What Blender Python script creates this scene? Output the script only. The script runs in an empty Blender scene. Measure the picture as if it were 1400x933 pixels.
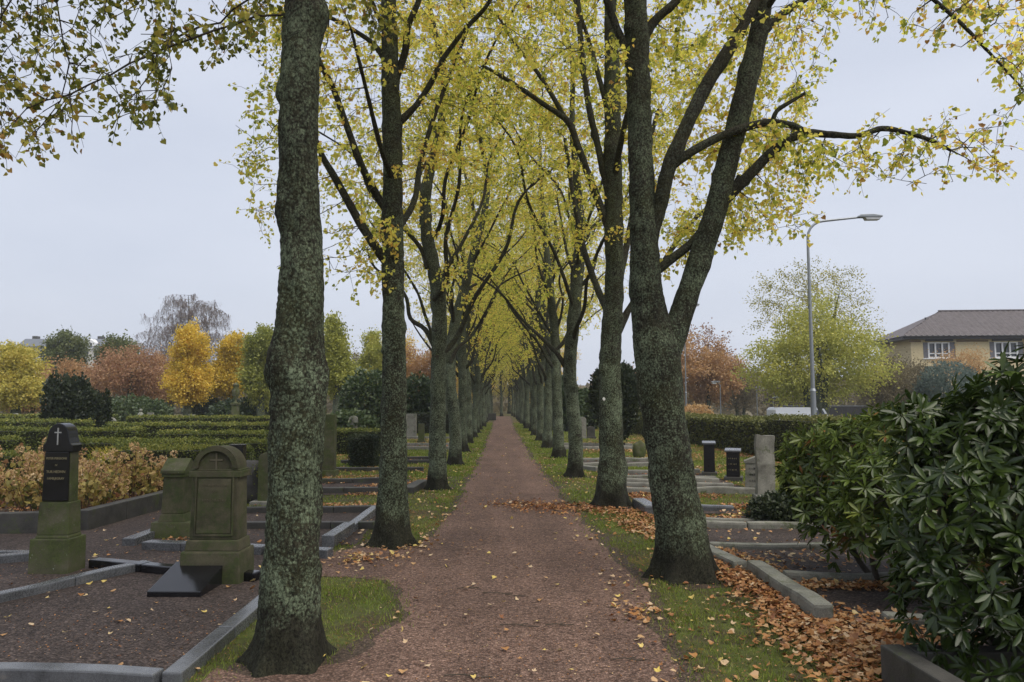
import bpy, bmesh, math, random
import numpy as np
from mathutils import Vector, Matrix

random.seed(7)
RNG = np.random.default_rng(11)
S = bpy.context.scene
COL = S.collection
PI = math.pi

# ------------------------------------------------------------------ camera
FPX, CAMH = 1000.0, 1.7            # focal length in photo pixels, eye height
PITCH = math.atan((550 - 466.5) / FPX)
YAW = 0.0149
cam_d = bpy.data.cameras.new('camera')
cam_d.sensor_width = 36
cam_d.lens = 36 * FPX / 1400
cam_d.clip_start = 0.05
cam_d.clip_end = 3000
cam = bpy.data.objects.new('camera', cam_d)
COL.objects.link(cam)
cam.location = (0, 0, CAMH)
cam.rotation_euler = (PI / 2 + PITCH, 0, -YAW)
S.camera = cam
_f = np.array([math.sin(YAW) * math.cos(PITCH), math.cos(YAW) * math.cos(PITCH), math.sin(PITCH)])
_r = np.array([math.cos(YAW), -math.sin(YAW), 0.0])
_u = np.cross(_r, _f)


def ray(px, py):
    return _f + _r * (px - 700) / FPX - _u * (py - 466.5) / FPX


def G(px, py, z=0.0):
    d = ray(px, py)
    t = (z - CAMH) / d[2]
    return np.array([d[0] * t, d[1] * t, z])


def P(px, py, Y):
    d = ray(px, py)
    t = Y / d[1]
    return np.array([d[0] * t, Y, CAMH + d[2] * t])


# ------------------------------------------------------------------ world, sun, exposure
W = bpy.data.worlds.new('World')
S.world = W
W.use_nodes = True
wn = W.node_tree
wn.nodes.clear()
SUN_EL, SUN_ROT = 60, 128
sky = wn.nodes.new('ShaderNodeTexSky')
sky.sky_type = 'NISHITA'
sky.sun_disc = False
sky.sun_elevation = math.radians(SUN_EL)
sky.sun_rotation = math.radians(SUN_ROT)
sky.dust_density = 4
sky.air_density = 1.2
tc = wn.nodes.new('ShaderNodeTexCoord')
mp = wn.nodes.new('ShaderNodeMapping')
mp.inputs['Scale'].default_value = (1, 1, 3.0)
cl = wn.nodes.new('ShaderNodeTexNoise')
cl.inputs['Scale'].default_value = 1.6
cl.inputs['Detail'].default_value = 4
cr = wn.nodes.new('ShaderNodeValToRGB')
cr.color_ramp.elements[0].position = 0.3
cr.color_ramp.elements[0].color = (2.56, 2.78, 3.32, 1)
cr.color_ramp.elements[1].position = 0.75
cr.color_ramp.elements[1].color = (3.22, 3.40, 3.88, 1)
mx = wn.nodes.new('ShaderNodeMix')
mx.data_type = 'RGBA'
mx.inputs[0].default_value = 0.93
bg = wn.nodes.new('ShaderNodeBackground')
bg.inputs['Strength'].default_value = 0.1
wo = wn.nodes.new('ShaderNodeOutputWorld')
L = wn.links.new
L(tc.outputs['Generated'], mp.inputs['Vector'])
L(mp.outputs[0], cl.inputs['Vector'])
L(cl.outputs['Fac'], cr.inputs[0])
L(sky.outputs[0], mx.inputs[6])
L(cr.outputs[0], mx.inputs[7])
L(mx.outputs[2], bg.inputs['Color'])
L(bg.outputs[0], wo.inputs[0])

sun_d = bpy.data.lights.new('sun', 'SUN')
sun_d.energy = 1.5
sun_d.angle = math.radians(60)
sun_d.color = (1.0, 0.93, 0.82)
sun = bpy.data.objects.new('sun', sun_d)
COL.objects.link(sun)
_el, _ro = math.radians(SUN_EL), math.radians(SUN_ROT)
sd = Vector((math.sin(_ro) * math.cos(_el), math.cos(_ro) * math.cos(_el), math.sin(_el)))
sun.rotation_euler = sd.to_track_quat('Z', 'Y').to_euler()

S.view_settings.view_transform = 'Standard'
S.view_settings.look = 'None'
S.view_settings.gamma = 1
S.view_settings.exposure = 1.2
S.view_settings.use_curve_mapping = False
S.render.engine = 'CYCLES'
S.cycles.max_bounces = 12
S.cycles.diffuse_bounces = 8
S.cycles.transmission_bounces = 8
S.cycles.volume_bounces = 2
S.cycles.transparent_max_bounces = 4
S.cycles.use_denoising = True
try:
    S.cycles.denoiser = 'OPENIMAGEDENOISE'
    S.cycles.denoising_input_passes = 'RGB_ALBEDO_NORMAL'
    S.cycles.denoising_prefilter = 'ACCURATE'
except Exception:
    pass

# ------------------------------------------------------------------ scene helpers


def thing(name, label, cat, loc=(0, 0, 0), rotz=0.0, group=None):
    o = bpy.data.objects.new(name, None)
    COL.objects.link(o)
    o.location = tuple(float(c) for c in loc)
    o.rotation_euler = (0, 0, rotz)
    o.empty_display_size = 0.2
    o['label'] = label
    o['category'] = cat
    if group:
        o['group'] = group
    return o


def tag(o, label, cat, group=None):
    o['label'] = label
    o['category'] = cat
    if group:
        o['group'] = group
    return o


def obj(name, me, parent=None, loc=(0, 0, 0), kind=None):
    o = bpy.data.objects.new(name, me)
    COL.objects.link(o)
    o.location = tuple(float(c) for c in loc)
    if parent is not None:
        o.parent = parent
    if kind:
        o['kind'] = kind
    return o


def dup(root, loc, rotz=0.0, scale=1.0, label=None, group=None):
    r = root.copy()
    COL.objects.link(r)
    r.location = tuple(float(c) for c in loc)
    r.rotation_euler = (0, 0, rotz)
    r.scale = (scale, scale, scale) if not isinstance(scale, tuple) else scale
    if label:
        r['label'] = label
    if group:
        r['group'] = group
    for ch in list(root.children):
        c = ch.copy()
        COL.objects.link(c)
        c.parent = r
        for g in list(ch.children):
            d = g.copy()
            COL.objects.link(d)
            d.parent = c
    return r


class MB:
    """collects numpy geometry into one mesh"""

    def __init__(self):
        self.v, self.f, self.n = [], [], 0

    def add(self, V, F, tint=None):
        V = np.asarray(V, float).reshape(-1, 3)
        F = np.asarray(F, np.int64)
        if len(F) == 0:
            return
        t = np.zeros(len(F)) if tint is None else np.broadcast_to(np.asarray(tint, float), (len(F),))
        self.v.append(V)
        self.f.append((F + self.n, t))
        self.n += len(V)

    def mesh(self, name, mat, smooth=True):
        me = bpy.data.meshes.new(name)
        V = np.concatenate(self.v) if self.v else np.zeros((0, 3))
        me.vertices.add(len(V))
        me.vertices.foreach_set('co', V.astype(np.float32).ravel())
        tot, loops, starts, tints, k = 0, [], [], [], 0
        for F, t in self.f:
            n, m = F.shape
            loops.append(F.ravel())
            starts.append(k + np.arange(n) * m)
            k += n * m
            tints.append(t)
            tot += n
        me.loops.add(k)
        me.loops.foreach_set('vertex_index', np.concatenate(loops).astype(np.int32))
        me.polygons.add(tot)
        me.polygons.foreach_set('loop_start', np.concatenate(starts).astype(np.int32))
        me.update(calc_edges=True)
        me.polygons.foreach_set('use_smooth', np.full(tot, smooth))
        a = me.attributes.new('tint', 'FLOAT', 'FACE')
        a.data.foreach_set('value', np.concatenate(tints).astype(np.float32))
        for m_ in (mat if isinstance(mat, (list, tuple)) else [mat]):
            me.materials.append(m_)
        me.update()
        return me


def nrm(A):
    A = np.asarray(A, float)
    return A / np.maximum(np.linalg.norm(A, axis=-1, keepdims=True), 1e-9)


def vnoise(Pt, freq=1.0, seed=0):
    q = np.asarray(Pt, float) * freq + 1000.3 + seed * 17.17
    i = np.floor(q).astype(np.int64)
    f = q - i
    f = f * f * (3 - 2 * f)

    def h(ix, iy, iz):
        n = (ix * 374761393 + iy * 668265263 + iz * 2147483647 + seed * 1274126177) & 0xFFFFFFFF
        n = ((n ^ (n >> 13)) * 1274126177) & 0xFFFFFFFF
        n = n ^ (n >> 16)
        return (n & 0xFFFFFF) / float(0xFFFFFF)
    x, y, z = i[..., 0], i[..., 1], i[..., 2]
    fx, fy, fz = f[..., 0], f[..., 1], f[..., 2]
    r = 0
    for dx in (0, 1):
        for dy in (0, 1):
            for dz in (0, 1):
                r = r + h(x + dx, y + dy, z + dz) * (fx if dx else 1 - fx) * (fy if dy else 1 - fy) * (fz if dz else 1 - fz)
    return r * 2 - 1


def fbm(Pt, freq=1.0, oct=4, seed=0):
    a, s = 1.0, 0.0
    for k in range(oct):
        s = s + a * vnoise(Pt, freq * 2 ** k, seed + k)
        a *= 0.5
    return s


def spline(pts, step):
    """Catmull-Rom resample of rows (x,y,z,r...)"""
    p = np.asarray(pts, float)
    if len(p) < 3:
        n = max(2, int(np.linalg.norm(p[-1, :3] - p[0, :3]) / step) + 1)
        t = np.linspace(0, 1, n)[:, None]
        return p[0] * (1 - t) + p[-1] * t
    q = np.vstack([2 * p[0] - p[1], p, 2 * p[-1] - p[-2]])
    out = []
    for i in range(1, len(q) - 2):
        n = max(1, int(np.linalg.norm(q[i + 1, :3] - q[i, :3]) / step))
        t = (np.arange(n) / n)[:, None]
        a, b, c, d = q[i - 1], q[i], q[i + 1], q[i + 2]
        out.append(0.5 * (2 * b + (c - a) * t + (2 * a - 5 * b + 4 * c - d) * t ** 2 + (3 * b - a - 3 * c + d) * t ** 3))
    out.append(p[-1:])
    return np.concatenate(out)


def tube(mb, pts, rad, sides, disp=None, tint=0.0, cap=True):
    pts = np.asarray(pts, float)
    rad = np.asarray(rad, float)
    n = len(pts)
    if n < 2:
        return
    T = nrm(np.gradient(pts, axis=0))
    ref = np.array([1.0, 0, 0]) if abs(T[0, 0]) < 0.8 else np.array([0, 1.0, 0])
    U = np.zeros((n, 3))
    u = nrm(ref - T[0] * ref.dot(T[0]))
    for i in range(n):
        u = u - T[i] * u.dot(T[i])
        u = u / max(np.linalg.norm(u), 1e-9)
        U[i] = u
    Vv = np.cross(T, U)
    a = np.arange(sides) * 2 * PI / sides
    ca, sa = np.cos(a), np.sin(a)
    D = U[:, None, :] * ca[None, :, None] + Vv[:, None, :] * sa[None, :, None]
    R = rad[:, None] * np.ones(sides)[None]
    if disp is not None:
        R = disp(pts, R, a, D)
    V = pts[:, None, :] + D * R[:, :, None]
    i = np.arange(n - 1)[:, None] * sides
    j = np.arange(sides)[None]
    j2 = (j + 1) % sides
    F = np.stack([i + j, i + j2, i + sides + j2, i + sides + j], -1).reshape(-1, 4)
    mb.add(V.reshape(-1, 3), F, tint)
    if cap:
        top = V[-1]
        c = pts[-1] + T[-1] * rad[-1] * 0.5
        mb.add(np.vstack([top, c]), np.stack([np.arange(sides), (np.arange(sides) + 1) % sides, np.full(sides, sides)], -1), tint)


def bm_mesh(name, bm, mat, bevel=0.0, seg=2, smooth=False, noise=0.0):
    if bevel > 0:
        bmesh.ops.remove_doubles(bm, verts=bm.verts, dist=1e-5)
        ed = [e for e in bm.edges if len(e.link_faces) == 2 and e.calc_face_angle(0) > 0.5]
        bmesh.ops.bevel(bm, geom=ed, offset=bevel, segments=seg, affect='EDGES', profile=0.6, clamp_overlap=True)
    bmesh.ops.recalc_face_normals(bm, faces=bm.faces)
    me = bpy.data.meshes.new(name)
    bm.to_mesh(me)
    bm.free()
    for m in (mat if isinstance(mat, (list, tuple)) else [mat]):
        me.materials.append(m)
    if smooth:
        for p in me.polygons:
            p.use_smooth = True
    if noise:
        n = len(me.vertices)
        co = np.zeros(n * 3, np.float32)
        me.vertices.foreach_get('co', co)
        co = co.reshape(-1, 3).astype(float)
        co += np.stack([fbm(co, 3.0, 3, s) for s in (1, 5, 9)], -1) * noise
        me.vertices.foreach_set('co', co.astype(np.float32).ravel())
        me.update()
    return me


def box(bm, x0, x1, y0, y1, z0, z1, mat=0):
    vs = [bm.verts.new(c) for c in ((x0, y0, z0), (x1, y0, z0), (x1, y1, z0), (x0, y1, z0), (x0, y0, z1), (x1, y0, z1), (x1, y1, z1), (x0, y1, z1))]
    for f in ((0, 3, 2, 1), (4, 5, 6, 7), (0, 1, 5, 4), (1, 2, 6, 5), (2, 3, 7, 6), (3, 0, 4, 7)):
        bm.faces.new([vs[i] for i in f]).material_index = mat


def prism(bm, prof, a0, a1, axis='y', mat=0):
    """extrude closed profile; axis y: profile is (x,z); axis x: profile is (y,z); axis z: (x,y)"""
    def mk(p, a):
        return {'y': (p[0], a, p[1]), 'x': (a, p[0], p[1]), 'z': (p[0], p[1], a)}[axis]
    A = [bm.verts.new(mk(p, a0)) for p in prof]
    B = [bm.verts.new(mk(p, a1)) for p in prof]
    n = len(prof)
    bm.faces.new(A).material_index = mat
    bm.faces.new(B[::-1]).material_index = mat
    for i in range(n):
        bm.faces.new((A[i], B[i], B[(i + 1) % n], A[(i + 1) % n])).material_index = mat


def frustum(bm, w0, d0, z0, w1, d1, z1, cx=0, cy=0):
    q = []
    for w, d, z in ((w0, d0, z0), (w1, d1, z1)):
        q += [bm.verts.new((cx + sx * w / 2, cy + sy * d / 2, z)) for sx, sy in ((-1, -1), (1, -1), (1, 1), (-1, 1))]
    for f in ((0, 3, 2, 1), (4, 5, 6, 7), (0, 1, 5, 4), (1, 2, 6, 5), (2, 3, 7, 6), (3, 0, 4, 7)):
        bm.faces.new([q[i] for i in f])


# ------------------------------------------------------------------ materials


def newmat(name):
    m = bpy.data.materials.new(name)
    m.use_nodes = True
    nt = m.node_tree
    nt.nodes.clear()
    out = nt.nodes.new('ShaderNodeOutputMaterial')
    return m, nt, out


class N:
    """tiny node builder"""

    def __init__(self, nt):
        self.nt = nt

    def __call__(self, t, **kw):
        n = self.nt.nodes.new('ShaderNode' + t)
        for k, v in kw.items():
            if hasattr(n, k):
                setattr(n, k, v)
        return n

    def link(self, a, b):
        self.nt.links.new(a, b)

    def noise(self, vec, scale, detail=4, rough=0.6, dist=0.0):
        n = self('TexNoise')
        n.inputs['Scale'].default_value = scale
        n.inputs['Detail'].default_value = detail
        n.inputs['Roughness'].default_value = rough
        n.inputs['Distortion'].default_value = dist
        if vec is not None:
            self.link(vec, n.inputs['Vector'])
        return n.outputs['Fac']

    def voro(self, vec, scale, out='Distance', feature='F1'):
        n = self('TexVoronoi', feature=feature)
        n.inputs['Scale'].default_value = scale
        self.link(vec, n.inputs['Vector'])
        return n.outputs[out]

    def ramp(self, fac, stops, interp='LINEAR'):
        n = self('ValToRGB')
        n.color_ramp.interpolation = interp
        e = n.color_ramp.elements
        while len(e) < len(stops):
            e.new(0.5)
        for el, (p, c) in zip(e, stops):
            el.position = p
            el.color = (*c, 1) if not isinstance(c, (int, float)) else (c, c, c, 1)
        self.link(fac, n.inputs[0])
        return n.outputs[0]

    def mix(self, fac, a, b, blend='MIX'):
        n = self('Mix', data_type='RGBA', blend_type=blend)
        for v, i in ((fac, 0), (a, 6), (b, 7)):
            if isinstance(v, (int, float)):
                n.inputs[i].default_value = v if i == 0 else (v, v, v, 1)
            elif isinstance(v, tuple):
                n.inputs[i].default_value = (*v, 1)
            else:
                self.link(v, n.inputs[i])
        return n.outputs[2]

    def math(self, op, a, b=0.0, c=0.0):
        n = self('Math', operation=op)
        for v, i in ((a, 0), (b, 1), (c, 2)):
            if isinstance(v, (int, float)):
                n.inputs[i].default_value = v
            else:
                self.link(v, n.inputs[i])
        return n.outputs[0]

    def bump(self, h, strength=0.5, dist=0.01, normal=None):
        n = self('Bump')
        n.inputs['Strength'].default_value = strength
        n.inputs['Distance'].default_value = dist
        self.link(h, n.inputs['Height'])
        if normal is not None:
            self.link(normal, n.inputs['Normal'])
        return n.outputs[0]

    def obj(self, scale=None):
        t = self('TexCoord')
        o = t.outputs['Object']
        inf = self('ObjectInfo')
        v = self('VectorMath', operation='ADD')
        self.link(o, v.inputs[0])
        m = self.math('MULTIPLY', inf.outputs['Random'], 37.0)
        self.link(m, v.inputs[1])
        o = v.outputs[0]
        if scale:
            mpn = self('Mapping')
            mpn.inputs['Scale'].default_value = scale
            self.link(o, mpn.inputs['Vector'])
            o = mpn.outputs[0]
        return o

    def pos(self):
        return self('NewGeometry').outputs['Position']

    def bsdf(self, out, color, rough=0.8, normal=None, spec=0.4, metal=0.0, **kw):
        b = self('BsdfPrincipled')
        if isinstance(color, tuple):
            b.inputs['Base Color'].default_value = (*color, 1)
        else:
            self.link(color, b.inputs['Base Color'])
        if isinstance(rough, (int, float)):
            b.inputs['Roughness'].default_value = rough
        else:
            self.link(rough, b.inputs['Roughness'])
        b.inputs['Specular IOR Level'].default_value = spec
        b.inputs['Metallic'].default_value = metal
        if normal is not None:
            self.link(normal, b.inputs['Normal'])
        self.link(b.outputs[0], out.inputs[0])
        return b


def mat_leaf(name, stops, trans=0.5, gloss=0.04, rough=0.45):
    m, nt, out = newmat(name)
    n = N(nt)
    at = n('Attribute', attribute_name='tint')
    inf = n('ObjectInfo')
    f = n.math('ADD', at.outputs['Fac'], n.math('MULTIPLY', n.math('SUBTRACT', inf.outputs['Random'], 0.5), 0.12))
    c = n.ramp(f, stops)
    d, t, g = n('BsdfDiffuse'), n('BsdfTranslucent'), n('BsdfGlossy')
    g.inputs['Roughness'].default_value = rough
    n.link(c, d.inputs['Color'])
    n.link(c, t.inputs['Color'])
    m1, m2 = n('MixShader'), n('MixShader')
    m1.inputs[0].default_value = trans
    n.link(d.outputs[0], m1.inputs[1])
    n.link(t.outputs[0], m1.inputs[2])
    m2.inputs[0].default_value = gloss
    n.link(m1.outputs[0], m2.inputs[1])
    n.link(g.outputs[0], m2.inputs[2])
    n.link(m2.outputs[0], out.inputs[0])
    return m


def mat_bark(name, dark=(.022, .020, .013), mid=(.058, .054, .036), lich=(.27, .335, .215), amount=0.5, base_dark=True):
    m, nt, out = newmat(name)
    n = N(nt)
    o = n.obj()
    ov = n.obj((1, 1, .35))
    w = n.noise(ov, 22, 6, .65, .4)
    base = n.ramp(w, [(.32, dark), (.68, mid)])
    moss = n.ramp(n.noise(o, 2.3, 3), [(.42, 0.0), (.62, 1.0)])
    base = n.mix(n.math('MULTIPLY', moss, .55), base, (.060, .066, .028))
    big = n.noise(o, 3.1, 3, .6)
    vs = n.voro(o, 48, 'Distance')
    fine = n.noise(o, 62, 6, .74, .5)
    mid_ = n.noise(o, 17, 4, .7)
    lm = n.math('ADD', n.math('MULTIPLY', big, .45), n.math('SUBTRACT', n.math('ADD', n.math('MULTIPLY', fine, .75), n.math('MULTIPLY', mid_, .45)), n.math('MULTIPLY', vs, .28)))
    mask = n.math('MULTIPLY', n.ramp(lm, [(.74 - .22 * amount, 0.0), (.90 - .22 * amount, 1.0)]), .82)
    lc = n.ramp(n.noise(o, 23, 4, .7), [(.32, tuple(c * .45 for c in lich)), (.66, lich)])
    zc = n('SeparateXYZ')
    t = n('TexCoord')
    n.link(t.outputs['Object'], zc.inputs[0])
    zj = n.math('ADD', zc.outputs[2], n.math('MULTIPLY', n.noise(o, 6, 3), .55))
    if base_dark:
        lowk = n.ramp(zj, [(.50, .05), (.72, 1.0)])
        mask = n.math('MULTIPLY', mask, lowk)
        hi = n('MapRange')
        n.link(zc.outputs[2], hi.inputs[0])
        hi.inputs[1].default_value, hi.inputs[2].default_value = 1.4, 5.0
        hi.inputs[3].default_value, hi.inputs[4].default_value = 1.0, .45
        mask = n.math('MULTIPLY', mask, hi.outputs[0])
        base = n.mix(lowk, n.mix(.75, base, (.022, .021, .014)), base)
    col = n.mix(mask, base, lc)
    pit = n.ramp(n.noise(n.obj((1, 1, .6)), 68, 5, .78, .5), [(.38, .12), (.57, 1.0)])
    col = n.mix(1.0, col, n.ramp(n.noise(o, 1.7, 4, .6), [(.34, .68), (.64, 1.2)]), 'MULTIPLY')
    col = n.mix(1.0, col, pit, 'MULTIPLY')
    hgt = n.math('ADD', n.math('MULTIPLY', w, 1.0), n.math('MULTIPLY', mask, .25))
    hgt = n.math('ADD', hgt, n.math('MULTIPLY', fine, .5))
    n.bsdf(out, col, .9, n.bump(hgt, .9, .012), .2)
    return m


def mat_stone(name, c0, c1, moss=(.055, .075, .02), moss_amt=0.0, speck=0.3, rough=0.75, lich=0.0, spec=.35, bump=.35):
    m, nt, out = newmat(name)
    n = N(nt)
    o = n.obj()
    col = n.ramp(n.noise(o, 5, 5), [(.3, c0), (.7, c1)])
    sp = n.noise(o, 210, 2, .6)
    col = n.mix(n.math('MULTIPLY', n.ramp(sp, [(.4, 0.0), (.62, 1.0)]), speck), col, tuple(min(1, c * 2.1) for c in c1))
    sp2 = n.noise(o, 60, 4, .7)
    if moss_amt > 0:
        k = n.math('ADD', n.noise(o, 4.0, 5, .7), n.math('MULTIPLY', sp2, .35))
        mk = n.ramp(k, [(.86 - .4 * moss_amt, 0.0), (1.0 - .35 * moss_amt, 1.0)])
        col = n.mix(mk, col, n.ramp(sp2, [(.3, tuple(c * .6 for c in moss)), (.7, tuple(c * 1.4 for c in moss))]))
    if lich > 0:
        lk = n.ramp(n.noise(o, 28, 4, .7), [(.70 - .2 * lich, 0.0), (.74 - .2 * lich, 1.0)])
        col = n.mix(lk, col, (.26, .28, .23))
    stn = n.noise(o, 2.6, 6, .7, .6)
    col = n.mix(1.0, col, n.ramp(stn, [(.32, .62), (.5, 1.0), (.72, 1.12)]), 'MULTIPLY')
    h = n.math('ADD', sp2, n.math('MULTIPLY', n.noise(o, 9, 4), 1.4))
    n.bsdf(out, col, n.math('ADD', n.math('MULTIPLY', sp2, .25), rough - .12), n.bump(h, bump, .008), spec)
    return m


def mat_plain(name, color, rough=.6, metal=0.0, var=.12, scale=8, spec=.4, bump=0.0):
    m, nt, out = newmat(name)
    n = N(nt)
    o = n.obj()
    f = n.noise(o, scale, 5)
    c = n.ramp(f, [(.3, tuple(k * (1 - var) for k in color)), (.7, tuple(min(1, k * (1 + var)) for k in color))])
    n.bsdf(out, c, rough, n.bump(f, bump, .01) if bump else None, spec, metal)
    return m


def mat_gravel(name, c0, c1, c2, scale=95, patch=(.8, 1.15), leafy=0.0):
    m, nt, out = newmat(name)
    n = N(nt)
    p = n.pos()
    vc = n('TexVoronoi', feature='F1')
    vc.inputs['Scale'].default_value = scale
    n.link(p, vc.inputs['Vector'])
    sep = n('SeparateColor')
    n.link(vc.outputs['Color'], sep.inputs[0])
    col = n.ramp(sep.outputs[0], [(.05, c0), (.45, c1), (.9, c2), (1.0, tuple(min(1, c * 1.5) for c in c2))])
    v2 = n.noise(p, scale * .35, 4, .7)
    col = n.mix(.45, col, n.ramp(v2, [(.3, c0), (.7, c2)]))
    gap = n.ramp(vc.outputs['Distance'], [(.25, 1.0), (.75, .5)])
    col = n.mix(1.0, col, gap, 'MULTIPLY')
    big = n.math('ADD', n.math('MULTIPLY', n.noise(p, .9, 5, .6), .6), n.math('MULTIPLY', n.noise(p, 5, 5, .7), .4))
    col = n.mix(1.0, col, n.ramp(big, [(.35, patch[0]), (.65, patch[1])]), 'MULTIPLY')
    tm = n('Mapping')
    tm.inputs['Scale'].default_value = (1.9, .16, 1)
    n.link(p, tm.inputs['Vector'])
    col = n.mix(1.0, col, n.ramp(n.noise(tm.outputs[0], 1.0, 4, .6), [(.36, .80), (.62, 1.10)]), 'MULTIPLY')
    h = n.math('ADD', n.math('MULTIPLY', n.math('SUBTRACT', 1.0, vc.outputs['Distance']), 1.0), n.math('MULTIPLY', v2, .8))
    n.bsdf(out, col, .85, n.bump(h, .8, .010), .3)
    return m


def mat_ground():
    m, nt, out = newmat('ground_turf')
    n = N(nt)
    p = n.pos()
    f = n.noise(p, 14, 6, .75)
    g = n.ramp(f, [(.25, (.030, .036, .012)), (.5, (.085, .105, .028)), (.75, (.14, .15, .045))])
    soil = n.ramp(n.noise(p, 40, 5, .7), [(.3, (.035, .026, .018)), (.7, (.085, .062, .043))])
    k = n.ramp(n.math('ADD', n.math('MULTIPLY', n.noise(p, 1.7, 5, .65), .7), n.math('MULTIPLY', n.noise(p, 11, 4), .3)), [(.42, 0.0), (.56, 1.0)])
    col = n.mix(n.math('MULTIPLY', k, .85), g, soil)
    fl = n.noise(p, 26, 3, .8)
    big = n.noise(p, .35, 4, .6)
    lk = n.ramp(n.math('ADD', n.math('MULTIPLY', fl, .65), n.math('MULTIPLY', big, .5)), [(.62, 0.0), (.68, 1.0)])
    col = n.mix(n.math('MULTIPLY', lk, .8), col, n.ramp(n.noise(p, 55, 2), [(.3, (.18, .075, .022)), (.7, (.36, .19, .06))]))
    n.bsdf(out, col, .95, n.bump(f, .8, .02), .15)
    return m


YEL = [(0, (.15, .18, .03)), (.2, (.46, .52, .08)), (.42, (.88, .82, .16)), (.64, (.95, .80, .18)), (.82, (.80, .50, .11)), (1, (.34, .18, .06))]
M_LINDEN = mat_leaf('linden_leaf', YEL, .62, .015)
M_LINDEN_OUT = mat_leaf('linden_leaf_edge', [(0, (.10, .12, .025)), (.3, (.26, .28, .05)), (.6, (.54, .47, .09)), (.85, (.50, .29, .07)), (1, (.26, .12, .04))], .5, .02)
M_BARK = mat_bark('bark_lichen', amount=.52)
M_BARK_FAR = mat_bark('bark_lichen_row', lich=(.27, .325, .215), amount=.8)
M_LIMB = mat_bark('bark_limb', dark=(.026, .022, .015), mid=(.064, .056, .038), lich=(.13, .145, .11), amount=.30, base_dark=False)
M_TWIG = mat_plain('twig_bark', (.05, .042, .030), .9, var=.3)
M_PATH = mat_gravel('path_gravel', (.046, .025, .017), (.175, .098, .070), (.34, .22, .17), 66, (.68, 1.18))
M_GRAVEL = mat_gravel('plot_gravel', (.013, .009, .008), (.055, .039, .033), (.155, .118, .104), 60, (.72, 1.18))
M_GROUND = mat_ground()
M_SOIL = mat_gravel('bed_soil', (.03, .022, .016), (.07, .05, .036), (.13, .09, .06), 60)
M_GRASS = mat_leaf('grass_blade', [(0, (.085, .125, .02)), (.5, (.20, .265, .04)), (.85, (.33, .35, .075)), (1, (.42, .36, .15))], .4, .02)
M_LITTER = mat_leaf('fallen_leaf', [(0, (.10, .045, .022)), (.25, (.25, .10, .04)), (.5, (.40, .19, .065)), (.7, (.50, .31, .15)), (.88, (.60, .46, .30)), (1, (.66, .50, .12))], .12, .04)
M_GRANITE = mat_stone('wet_granite', (.05, .052, .055), (.10, .105, .112), speck=.35, rough=.27, spec=.6, bump=.12)
M_BLACK = mat_stone('black_granite', (.006, .006, .007), (.013, .013, .015), speck=.12, rough=.18, spec=.5, bump=.02)
M_MOSSY = mat_stone('mossy_sandstone', (.048, .047, .028), (.095, .09, .055), moss=(.060, .075, .022), moss_amt=.75, speck=.2, rough=.85, lich=.15)
M_OLIVE = mat_stone('weathered_sandstone', (.046, .042, .025), (.095, .086, .052), moss=(.045, .058, .018), moss_amt=.62, speck=.15, rough=.85)
M_GREY = mat_stone('grey_granite', (.10, .10, .085), (.19, .185, .16), moss_amt=.35, speck=.5, rough=.75, lich=.35)
M_PALE = mat_stone('pale_kerb', (.10, .104, .09), (.20, .20, .17), moss=(.085, .10, .05), moss_amt=.42, speck=.45, rough=.8, lich=.45)
M_DKWALL = mat_stone('dark_kerb', (.028, .027, .025), (.062, .060, .054), moss_amt=.3, speck=.25, rough=.6)
M_GOLD = mat_plain('faded_gilding', (.30, .26, .15), .5, .3)
M_SILVER = mat_plain('silvered_inlay', (.42, .42, .40), .45, .4)
M_STEM = mat_plain('red_brown_stem', (.11, .06, .04), .85, var=.3)
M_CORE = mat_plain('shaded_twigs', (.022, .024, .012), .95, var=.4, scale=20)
M_HEDGE = mat_leaf('hedge_leaf', [(0, (.05, .06, .016)), (.5, (.125, .14, .04)), (.85, (.20, .20, .06)), (1, (.28, .25, .09))], .3, .03)
M_BOX = mat_leaf('box_leaf', [(0, (.05, .07, .014)), (.5, (.13, .16, .035)), (.85, (.24, .25, .05)), (1, (.34, .31, .07))], .35, .03)
M_YEW = mat_leaf('yew_needles', [(0, (.012, .022, .010)), (.5, (.028, .042, .018)), (1, (.060, .075, .028))], .15, .04)
M_RHODO = mat_leaf('rhododendron_leaf', [(0, (.016, .030, .006)), (.45, (.040, .066, .012)), (.8, (.095, .135, .024)), (.955, (.16, .19, .04)), (.985, (.20, .10, .03)), (1, (.24, .11, .035))], .14, .038, .26)
M_FARGREEN = mat_leaf('evergreen_leaf', [(0, (.025, .045, .016)), (.5, (.055, .090, .030)), (1, (.12, .16, .06))], .3, .05)
M_HYLEAF = mat_leaf('hydrangea_leaf', [(0, (.07, .085, .025)), (.25, (.20, .19, .05)), (.5, (.46, .36, .10)), (.75, (.52, .38, .14)), (1, (.26, .11, .06))], .4, .03)
M_HYHEAD = mat_leaf('dry_hydrangea_head', [(0, (.32, .16, .08)), (.5, (.52, .34, .17)), (.9, (.66, .50, .28)), (1, (.72, .64, .48))], .25, .02)
M_LILY = mat_leaf('daylily_leaf', [(0, (.16, .22, .025)), (.5, (.42, .40, .04)), (1, (.62, .45, .05))], .45, .04)
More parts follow.
